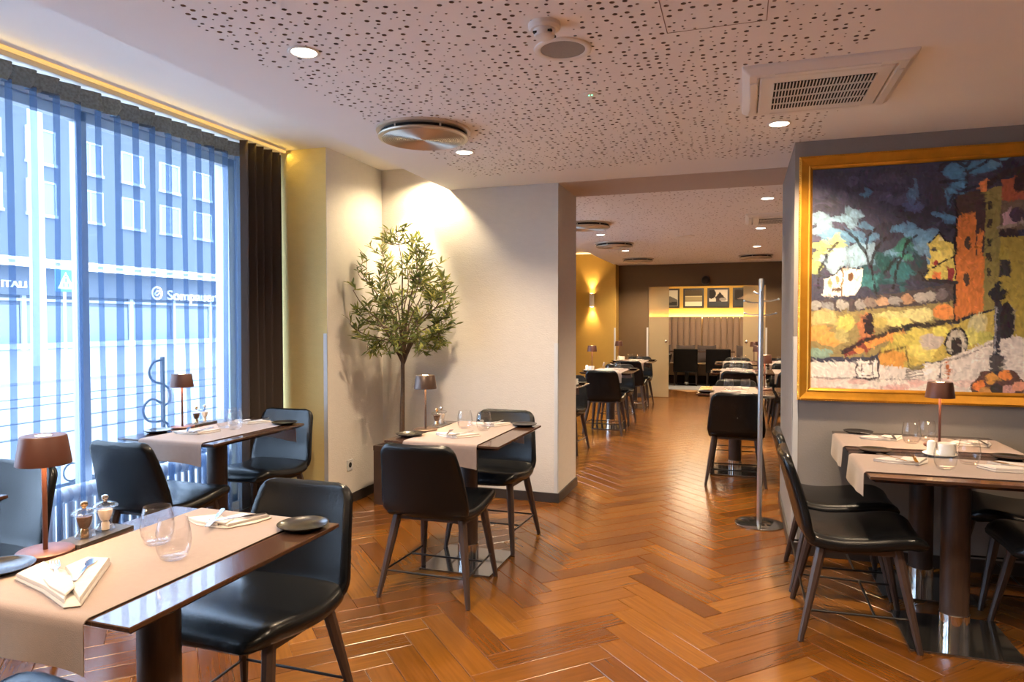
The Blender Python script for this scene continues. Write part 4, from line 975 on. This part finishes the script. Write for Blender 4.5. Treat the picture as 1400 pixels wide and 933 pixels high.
def cassette(x, y, where, sc=1.0):
    a = thing('air_conditioner', 'white ceiling cassette air conditioner with dark grille '+where, 'air conditioner', (x, y, CEIL), 0, 'ceiling air conditioners')
    h = .33
    vs = [(s*r, t*r, z) for r, z in ((h, 0), (h, -.012), (h-.03, -.034), (.265, -.036), (.262, -.030)) for s, t in ((-1, -1), (1, -1), (1, 1), (-1, 1))]
    fs = [(k+j, k+(j+1) % 4, k+4+(j+1) % 4, k+4+j) for k in (0, 4, 8, 12) for j in range(4)]
    obj('panel', MB().add(vs, fs), 'white_plastic', a, bev=.006)
    obj('inner_panel', MB().box(-.258, .258, -.258, .258, -.039, -.020), 'white_plastic', a, bev=.008)
    for s in (-1, 1):
        obj('flap', MB().box(-.2, .2, s*.283-.014, s*.283+.014, -.0395, -.034), 'white_plastic', a, bev=.002)
        obj('flap', MB().box(s*.283-.014, s*.283+.014, -.2, .2, -.0395, -.034), 'white_plastic', a, bev=.002)
    obj('grille_recess', MB().box(-.20, .20, -.19, .19, -.0400, -.0385), 'slot_black', a)
    for k in range(31): obj('louvre', MB().box(-.2+.0133*k-.0022, -.2+.0133*k+.0022, -.19, .19, -.045, -.0395), 'white_plastic', a)
    for yy in (-.1, 0, .1): obj('grille_bar', MB().box(-.2, .2, yy-.003, yy+.003, -.0456, -.0395), 'white_plastic', a)
cassette(.325, 3.385, 'in front of the painting'); cassette(.36, 7.50, 'in the room behind')
s_ = thing('smoke_detector', 'white smoke detector on the perforated ceiling', 'smoke detector', (-.679, 2.40, CEIL))
obj('base', MB().lathe([(0, 0), (.058, 0), (.058, -.014), (.050, -.022), (0, -.022)], 32), 'white_plastic', s_); obj('sensor_cap', MB().lathe([(0, -.022), (.040, -.022), (.036, -.046), (.024, -.052), (0, -.052)], 24), 'white_plastic', s_)
for k in range(4): obj('slot', MB().cbox((.0385*math.cos(k*PI/2+.8-PI), .0385*math.sin(k*PI/2+.8-PI), -.036), (.014, .014, .006)), 'slot_black', s_)
s_ = thing('ceiling_speaker', 'round flush ceiling speaker with grey mesh', 'speaker', (-.671, 2.635, CEIL)); obj('rim', MB().lathe([(.085, 0), (.112, 0), (.112, -.006), (.104, -.010), (.088, -.006), (.085, 0)], 40), 'white_plastic', s_); obj('mesh_grille', MB().lathe([(0, -.0045), (.089, -.004), (.089, 0), (0, 0)], 36), 'speaker_mesh', s_)
s_ = thing('ceiling_speaker', 'small pale ceiling speaker in the room behind', 'speaker', (-.668, 8.79, CEIL)); obj('rim', MB().lathe([(.085, 0), (.112, 0), (.112, -.006), (.104, -.010), (.088, -.006), (.085, 0)], 32), 'white_plastic', s_); obj('mesh_grille', MB().lathe([(0, -.0045), (.089, -.004), (.089, 0), (0, 0)], 28), 'white_plastic', s_)
s_ = thing('motion_sensor', 'tiny ceiling sensor with two green lights', 'sensor', (-.679, 3.19, CEIL)); obj('housing', MB().lathe([(0, 0), (.034, 0), (.034, -.003), (.026, -.006), (0, -.007)], 24), 'white_plastic', s_)
for xx in (-.006, .008): obj('indicator', MB().lathe([(0, -.0065), (.0035, -.0065), (.0025, -.0095), (0, -.010)], 10, (xx, 0, 0)), 'green_led', s_)
s_ = thing('spotlight', 'adjustable spotlight hidden in the ceiling recess above the olive tree', 'spotlight', (-2.36, 4.93, RECESS)); obj('can', MB().lathe([(.03, 0), (.03, -.06), (.026, -.06), (.026, -.02), (0, -.02)], 20), 'white_plastic', s_); obj('lens', MB().lathe([(0, -.03), (.026, -.03), (.026, -.025), (0, -.025)], 18), 'downlight_glow', s_)
light('SPOT', 'bulb', s_, (0, 0, -.065), 46, (1, .80, .50), (.0, .08, 0), spot_size=2.7, spot_blend=.6, shadow_soft_size=.03)
light('SPOT', 'narrow_bulb', s_, (-.20, -.06, -.065), 105, (1, .82, .55), (.20, .04, 0), spot_size=1.0, spot_blend=.8, shadow_soft_size=.02)
# wall light on the far pier
s_ = thing('wall_light', 'slim cream up and down wall light on the far pier', 'wall light', (-2.635, 12.6, 1.815)); obj('body', MB().box(-.038, .038, -.085, -.01, -.125, .125), 'cream_plastic', s_, bev=.003); obj('bracket', MB().box(-.02, .02, -.012, 0, -.06, .06), 'cream_plastic', s_)
for sg in (1, -1):
    obj('lens', MB().box(-.03, .03, -.078, -.018, sg*.1255-.0008, sg*.1255+.0008), 'lamp_glow', s_)
    light('SPOT', 'bulb', s_, (0, -.048, sg*.135), 42, (1, .66, .30), (PI if sg > 0 else 0, 0, 0), spot_size=1.35, spot_blend=.9, shadow_soft_size=.02)
s_ = thing('security_camera', 'small black dome camera above the far doorway', 'camera', (-.618, FY, 2.15)); obj('dome', MB().lathe([(0, .085), (.04, .075), (.066, .045), (.075, .0), (0, 0)], 24, (0, -.075, -.0), 'z').lathe([(0, 0), (.075, 0), (.066, -.04), (.04, -.06), (0, -.068)], 24, (0, -.075, 0)), 'picture_black', s_); obj('mount', MB().box(-.05, .05, -.02, 0, -.01, .07), 'picture_black', s_)
# sockets
for x, y, rz, lb in ((CX_, 4.60, PI/2, 'metal wall socket low on the niche wall'), (1.135, WY, 0, 'dark wall socket under the painting')):
    s_ = thing('wall_socket', lb, 'socket', (x, y, .30)); s_.rotation_euler = (0, 0, rz); obj('plate', MB().box(-.041, .041, -.009, 0, -.041, .041), 'guard_metal' if rz else 'taupe_wall', s_, bev=.003); obj('insert', MB().lathe([(0, .0095), (.021, .0095), (.021, .009), (0, .009)], 20, (0, 0, 0), 'y'), 'slot_black', s_)

# ================================================================== the lounge behind the doorway
bq = thing('banquette', 'long upholstered banquette with channelled back in the lounge', 'banquette', (-.6, 16.7, 0)); x0, x1 = -1.95, 1.95
obj('plinth', MB().box(x0, x1, -.52, 0, 0, .19), 'cushion_cloth', bq); obj('seat', MB().box(x0, x1, -.62, -.08, .19, .463), 'seat_cloth', bq, bev=.02)
k = 0; xx = x0
while xx < x1-.02:
    split = abs(xx+.42) < .07; w_ = .139
    pb = []
    for q in range(9): a = PI*q/8; pb.append((xx+w_/2-math.cos(a)*(w_/2-.002), -.055-.034*math.sin(a)))
    obj('back_channel', MB().prism([(xx+.002, -.0), (xx+.002, -.055)]+pb[1:-1]+[(xx+w_-.002, -.055), (xx+w_-.002, 0)], .44, 1.53, False), 'banquette_cloth', bq)
    xx += w_+(.014 if split else 0)
obj('glow_strip', MB().box(x0, x1, .02, .05, 1.50, 1.515), 'led_warm', bq)
light('AREA', 'strip_light', bq, (0, .045, 1.53), 40, (1, .66, .24), (PI, 0, 0), shape='RECTANGLE', size=x1-x0, size_y=.02)
def pillow_mesh():
    G = lambda s: [[(-.21+.42*i/10, s*.07*math.sqrt(max(0, (1-(i/5-1)**4)*(1-(j/4-1)**4))), .40*j/8+.02*abs(i/5-1)**3*(j/4-1)) for i in range(11)] for j in range(9)]
    return MB().grid(G(1)).grid([r[::-1] for r in G(-1)])
pme2 = pillow_mesh().mesh('cushion', 'cushion_cloth', 1e-5)
for px_, cl_ in ((918-14, 'beside the door leaf with a chair behind it'), (937, 'above the boxy chair near that leaf'), (966, 'above the boxy chair behind the coat stand tables'), (1020, 'at the end nearer the coat stand')):
    p = at(px_, 485, y=16.44); o = obj('cushion', pme2, loc=(p.x, 16.40, .475)); o.rotation_euler = (-.3, 0, 0); tag(o, 'dark aubergine banquette cushion '+cl_, 'cushion', 'cushions on the banquette')
def lounge_chair(x, y, lb):
    c = thing('lounge_chair', lb, 'chair', (x, y, 0), 0, 'boxy black chairs in the lounge')
    obj('seat', MB().box(-.25, .25, -.22, .26, .36, .47), 'leather', c, bev=.02); obj('backrest', MB().box(-.26, .26, -.27, -.19, .30, .82), 'leather', c, bev=.02)
    for sx_ in (-1, 1):
        for sy_ in (-1, 1): obj('leg', MB().tube([(sx_*.225, sy_*.215, .37), (sx_*.235, sy_*.235, 0)], [.022, .014], 6), 'dark_wood', c)
lounge_chair(-1.16, 15.72, 'boxy black chair at the banquette, beside the left door leaf'); lounge_chair(-.47, 15.72, 'boxy black chair at the banquette, behind the coat stand tables')
lt_ = thing('lounge_table', 'dark square table in front of the banquette', 'table', (-1.13, 15.86, 0)); obj('tabletop', MB().box(-.7, 1.0, -.3, .21, .74, .765), 'table_wood', lt_, bev=.003)
for xx in (-.02, .68): obj('column', MB().lathe([(0, .06), (.045, .06), (.045, .74), (0, .74)], 16, (xx, -.1, 0)), 'black_metal', lt_); obj('collar', MB().lathe([(0, .01), (.05, .01), (.05, .07), (0, .07)], 16, (xx, -.1, 0)), 'chrome', lt_); obj('base_plate', MB().box(xx-.2, xx+.2, -.3, .1, 0, .012), 'base_steel', lt_)
ch = chair('black leather dining chair standing behind the frosted door leaf', -1.58, FY+.42, PI/2, GC)
def print_canvas(kind):
    if kind == 'hill': c = Canvas(24, 24, 0, 1, 0, 1, 'b9b6b0'); c.poly([(0, .55), (.5, .35), (1, .6), (1, 1), (0, 1)], '5a5856'); c.poly([(0, .8), (1, .7), (1, 1), (0, 1)], '2c2a2a')
    elif kind == 'field': c = Canvas(24, 24, 0, 1, 0, 1, '8f8464'); c.rect(0, 0, 1, .38, '4d4230'); c.rect(0, .38, 1, .42, 'c9bf9a'); c.rect(0, .68, 1, .72, '6e6248'); c.rect(0, .72, 1, 1, 'd8d2b8')
    elif kind == 'barn': c = Canvas(32, 32, 0, 1, 0, 1, 'c9c2ba'); c.ell(.12, .25, .25, .3, '231f20'); c.poly([(.3, .52), (.58, .14), (.88, .52)], '2c2626'); c.rect(.38, .5, .66, .8, '3a302e'); c.rect(0, .72, 1, 1, '3c3f44'); c.ell(.75, .6, .2, .1, '8f8a88')
    else: c = Canvas(24, 24, 0, 1, 0, 1, '2a2423'); c.poly([(.1, .6), (.9, .15), (1, .2), (1, .55)], '8c7a70'); c.rect(0, .65, 1, 1, '3d4247')
    return c
for (xa, xb), kd, lb in (((-1.87, -1.40), 'hill', 'a pale sky over a hill'), ((-1.315, -.84), 'field', 'banded fields'), ((-.765, -.27), 'barn', 'a dark gabled barn'), ((-.195, .30), 'storm', 'a light diagonal streak')):
    za, zb = 1.742, 2.205; f = thing('framed_photograph', 'square black-framed photograph of %s on the lounge wall' % lb, 'picture', ((xa+xb)/2, BY, za), 0, 'framed photographs'); w_ = (xb-xa)/2; h = zb-za; e = .042
    obj('frame', MB().box(-w_, w_, -.03, 0, 0, e).box(-w_, w_, -.03, 0, h-e, h).box(-w_, -w_+e, -.03, 0, e, h-e).box(w_-e, w_, -.03, 0, e, h-e), 'picture_black', f)
    obj('print', print_canvas(kd).mesh('print', -w_+e, w_-e, e, h-e, -.012, 'painted_canvas'), parent=f)
pn = thing('added_panel', 'flat ceiling panel added to light the lounge', 'fill light', (-.6, 15.2, 2.45)); obj('frame', MB().box(-.82, .82, -.32, .32, -.02, 0), 'white_plastic', pn); obj('lens', MB().box(-.78, .78, -.28, .28, -.023, -.0205), 'downlight_glow', pn)  # unseen panel and lamp added to brighten the lounge
light('AREA', 'fill_bulb', pn, (0, 0, -.03), 50, WARM, shape='RECTANGLE', size=1.56, size_y=.56)

# ================================================================== the street outside
GZ = -.15
FXW = -37.0                                     # plane of the building front across the street
struct('ground_street', MB().box(-17.0, -7.0, -60, 130, GZ-.2, GZ-.02), 'asphalt', 'pale tram street outside')
struct('ground_near_pavement', MB().box(-7.0, XW-.2, -60, 130, GZ-.2, GZ+.03), 'paving')
struct('ground_far_pavement', MB().box(FXW, -17.0, -60, 130, GZ-.2, GZ+.06), 'paving')
for x in (-9.2, -10.6, -12.6, -14.0): tag(obj('tram_rail', MB().box(x-.05, x+.05, -60, 130, GZ-.02, GZ-.008), 'rail_steel'), 'steel tram rail set into the street', 'rail', 'tram rails in the street')
# building front: storeys measured from the photograph on the plane of the front
def F(u, v): return at(u, v, x=FXW)
zc0 = F(50, 357).z; zc1 = F(50, 365).z; zr = F(125, 155).z
bd_ = thing('shop_building', 'long grey building with lit canopy and shop windows across the street', 'building', (FXW, 40, GZ)); by0, by1 = 5.0, 110.0
obj('wall', MB().box(-10, 0, by0-40, by1-40, zc1-GZ, zr-GZ), 'facade', bd_); obj('shop_wall', MB().box(-10, -.6, by0-40, by1-40, 0, zc1-GZ), 'shop_dark', bd_)
obj('roof_edge', MB().box(-10, .5, by0-40, by1-40, zr-GZ, zr-GZ+.7), 'roof_dark', bd_)
cp = obj('canopy', MB().box(-.6, 1.2, by0-40, by1-40, zc1-GZ, zc0-GZ), 'facade_trim', bd_)
for zz in (zc0, zc1): obj('light_line', MB().box(1.2, 1.26, by0-40, by1-40, zz-GZ-.12, zz-GZ+.04), 'sign_white', cp)
fascia_z0 = F(50, 404).z
fa = obj('fascia', MB().box(-.6, .1, by0-40, by1-40, fascia_z0-GZ, zc1-GZ), 'facade', bd_)
# shop windows: panes between mullions, each its own part
y = 8.0; k = 0
gp = MB().box(-.02, .02, -1.55, 1.55, 0, fascia_z0-GZ-.9).mesh('shop_pane', 'far_glass')
mu = MB().box(-.06, .1, -.12, .12, 0, fascia_z0-GZ).mesh('shop_mullion', 'facade_trim')
while y < 80:
    obj('shop_pane', gp, parent=bd_, loc=(-.5, y-40, .35)); obj('shop_mullion', mu, parent=bd_, loc=(-.45, y-40+1.75, 0)); y += 3.5
obj('shop_transom', MB().box(-.5, -.36, by0-40, by1-40, 2.75, 2.9), 'facade_trim', bd_); obj('shop_sill', MB().box(-.5, -.3, by0-40, by1-40, .1, .4), 'facade_trim', bd_)
# upper windows
WH = 1.9; ystep = (F(276, 250).y-F(231, 250).y); yfirst = F(231, 250).y-6*ystep
fw = MB(); fw.box(-.05, .10, -.85, -.75, 0, WH); fw.box(-.05, .10, .75, .85, 0, WH); fw.box(-.05, .10, -.75, .75, WH-.1, WH); fw.box(-.05, .16, -.9, .9, -.1, .06); fw.box(-.05, .08, -.04, .04, .06, WH-.1)
fwm = fw.mesh('window', 'facade_trim'); fwp = MB().box(.0, .04, -.75, .75, .06, WH-.1).mesh('window_glass', 'far_glass')
for zrow in (F(225, 320).z, F(225, 262).z, 2*F(225, 262).z-F(225, 320).z):
    if zrow > zr-WH-.2: continue
    y = yfirst
    while y < 90:
        if y > 8: o = obj('window', fwm, parent=bd_, loc=(0.0, y-40, zrow-GZ)); obj('window_glass', fwp, parent=o)
        y += ystep
# shop lettering
def lettering(txt, name, label, u, v0, v1, length_px):
    cu = bpy.data.curves.new(name, 'FONT'); cu.body = txt; cu.extrude = .04; cu.align_x = 'LEFT'
    o0 = bpy.data.objects.new('tmp', cu); COL.objects.link(o0); dg = bpy.context.evaluated_depsgraph_get(); dg.update()
    me = bpy.data.meshes.new_from_object(o0.evaluated_get(dg)); bpy.data.objects.remove(o0)
    p = F(u, v1); ptop = F(u, v0); pend = F(u+length_px, v1); w_ = max(v.co.x for v in me.vertices); h = max(v.co.y for v in me.vertices)
    o = obj(name, me, loc=(FXW+.22, p.y, p.z)); o.scale = ((pend.y-p.y)/w_, (ptop.z-p.z)/h, 1); o.rotation_euler = (PI/2, 0, PI/2)
    me.materials.append(MATS['sign_white']); tag(o, label, 'sign'); return o
lettering('ITALI', 'shop_sign', 'white lit ITALI lettering on the building across the street', -3, 383, 392, 35)
lettering('Sompauer', 'shop_sign', 'white lit shop lettering beside the round emblem across the street', 225, 397, 410, 67)
em = thing('shop_emblem', 'white lit round ring emblem on the building across the street', 'sign', F(211, 401)); em.location.x = FXW+.2
er = (F(211, 392).z-F(211, 401).z)
ring = MB(); ring.lathe([(er*.80, 0), (er, 0), (er, .06), (er*.80, .06), (er*.80, 0)], 32, (0, 0, 0), 'x'); obj('ring', ring, 'sign_white', em)
obj('swirl', MB().tube([(.05, er*.45*math.cos(a), er*.30*math.sin(a)+er*.15*math.cos(a)) for a in np.linspace(.3, 5.9, 20)], er*.07, 6), 'sign_white', em)
# white street pole, crossing sign
pb = at(54, 500, z=GZ+.06); tag(obj('street_pole', MB().lathe([(0, 0), (.27, 0), (.24, .8), (.21, 12.5), (0, 12.5)], 20, (pb.x, pb.y, GZ+.06)), 'pole_white'), 'thick white pole on the far pavement across the street', 'pole')
sp_ = at(88, 384, x=-19.0); sg = thing('crossing_sign', 'blue pedestrian crossing sign with white triangle across the street', 'sign', (-19.0, sp_.y, GZ+.06)); hz = sp_.z-GZ-.06
obj('post', MB().lathe([(0, 0), (.04, 0), (.04, hz+.2), (0, hz+.2)], 10), 'pole_white', sg); obj('panel', MB().box(.04, .06, -.33, .33, hz-.33, hz+.33), 'sign_blue', sg, bev=.005)
obj('triangle', MB().add([(.063, -.26, hz-.24), (.063, .26, hz-.24), (.063, 0, hz+.25), (.060, -.26, hz-.24), (.060, .26, hz-.24), (.060, 0, hz+.25)], [(0, 1, 2), (5, 4, 3), (0, 3, 4, 1), (1, 4, 5, 2), (2, 5, 3, 0)]), 'sign_white', sg)
wk = MB().box(.063, .067, -.03, .03, hz-.06, hz+.07); wk.box(.063, .067, -.10, -.05, hz-.2, hz-.06); wk.box(.063, .067, .04, .09, hz-.2, hz-.06); wk.box(.063, .067, -.035, .035, hz+.09, hz+.14); obj('walking_figure', wk, 'sign_blue', sg)
# curled iron railing just outside the glass
XI = -3.95
sr = thing('iron_railing', 'curled wrought-iron scroll railing outside the window', 'railing', (XI, 3.6, GZ))
def P2(u, v): q = at(u, v, x=XI); return (0, q.y-3.6, q.z-GZ)
def curve(px, r=.009): pts = [P2(u, v) for u, v in px]; pts = [tuple(p) for p in catmull(pts, 8*len(px))]; return MB().tube(pts, r, 8)
obj('scroll', curve([(222, 492), (210, 496), (204, 509), (209, 521), (221, 525), (230, 531), (233, 541), (231, 550), (224, 555)]), 'iron', sr)
obj('scroll', curve([(220, 551), (208, 546), (198, 554), (196, 565), (202, 575), (213, 577), (222, 576), (229, 580), (231, 592), (230, 604)]), 'iron', sr)
a = P2(222, 492); obj('post', MB().box(-.011, .011, a[1]-.011, a[1]+.011, 0, a[2]+.02), 'iron', sr)
for yy in np.arange(-1.4, 1.3, .16):
    pts = [(0, yy+.055*math.cos(t), .62+.055*math.sin(t)) for t in np.linspace(0, 2*PI, 18)]; obj('loop', MB().tube(pts, .006, 6), 'iron', sr)
obj('bottom_bar', MB().box(-.01, .01, -1.5, 1.35, .54, .56), 'iron', sr); 
for yy in (-1.48, 1.33): obj('foot_post', MB().box(-.012, .012, yy-.012, yy+.012, .17, .56), 'iron', sr)
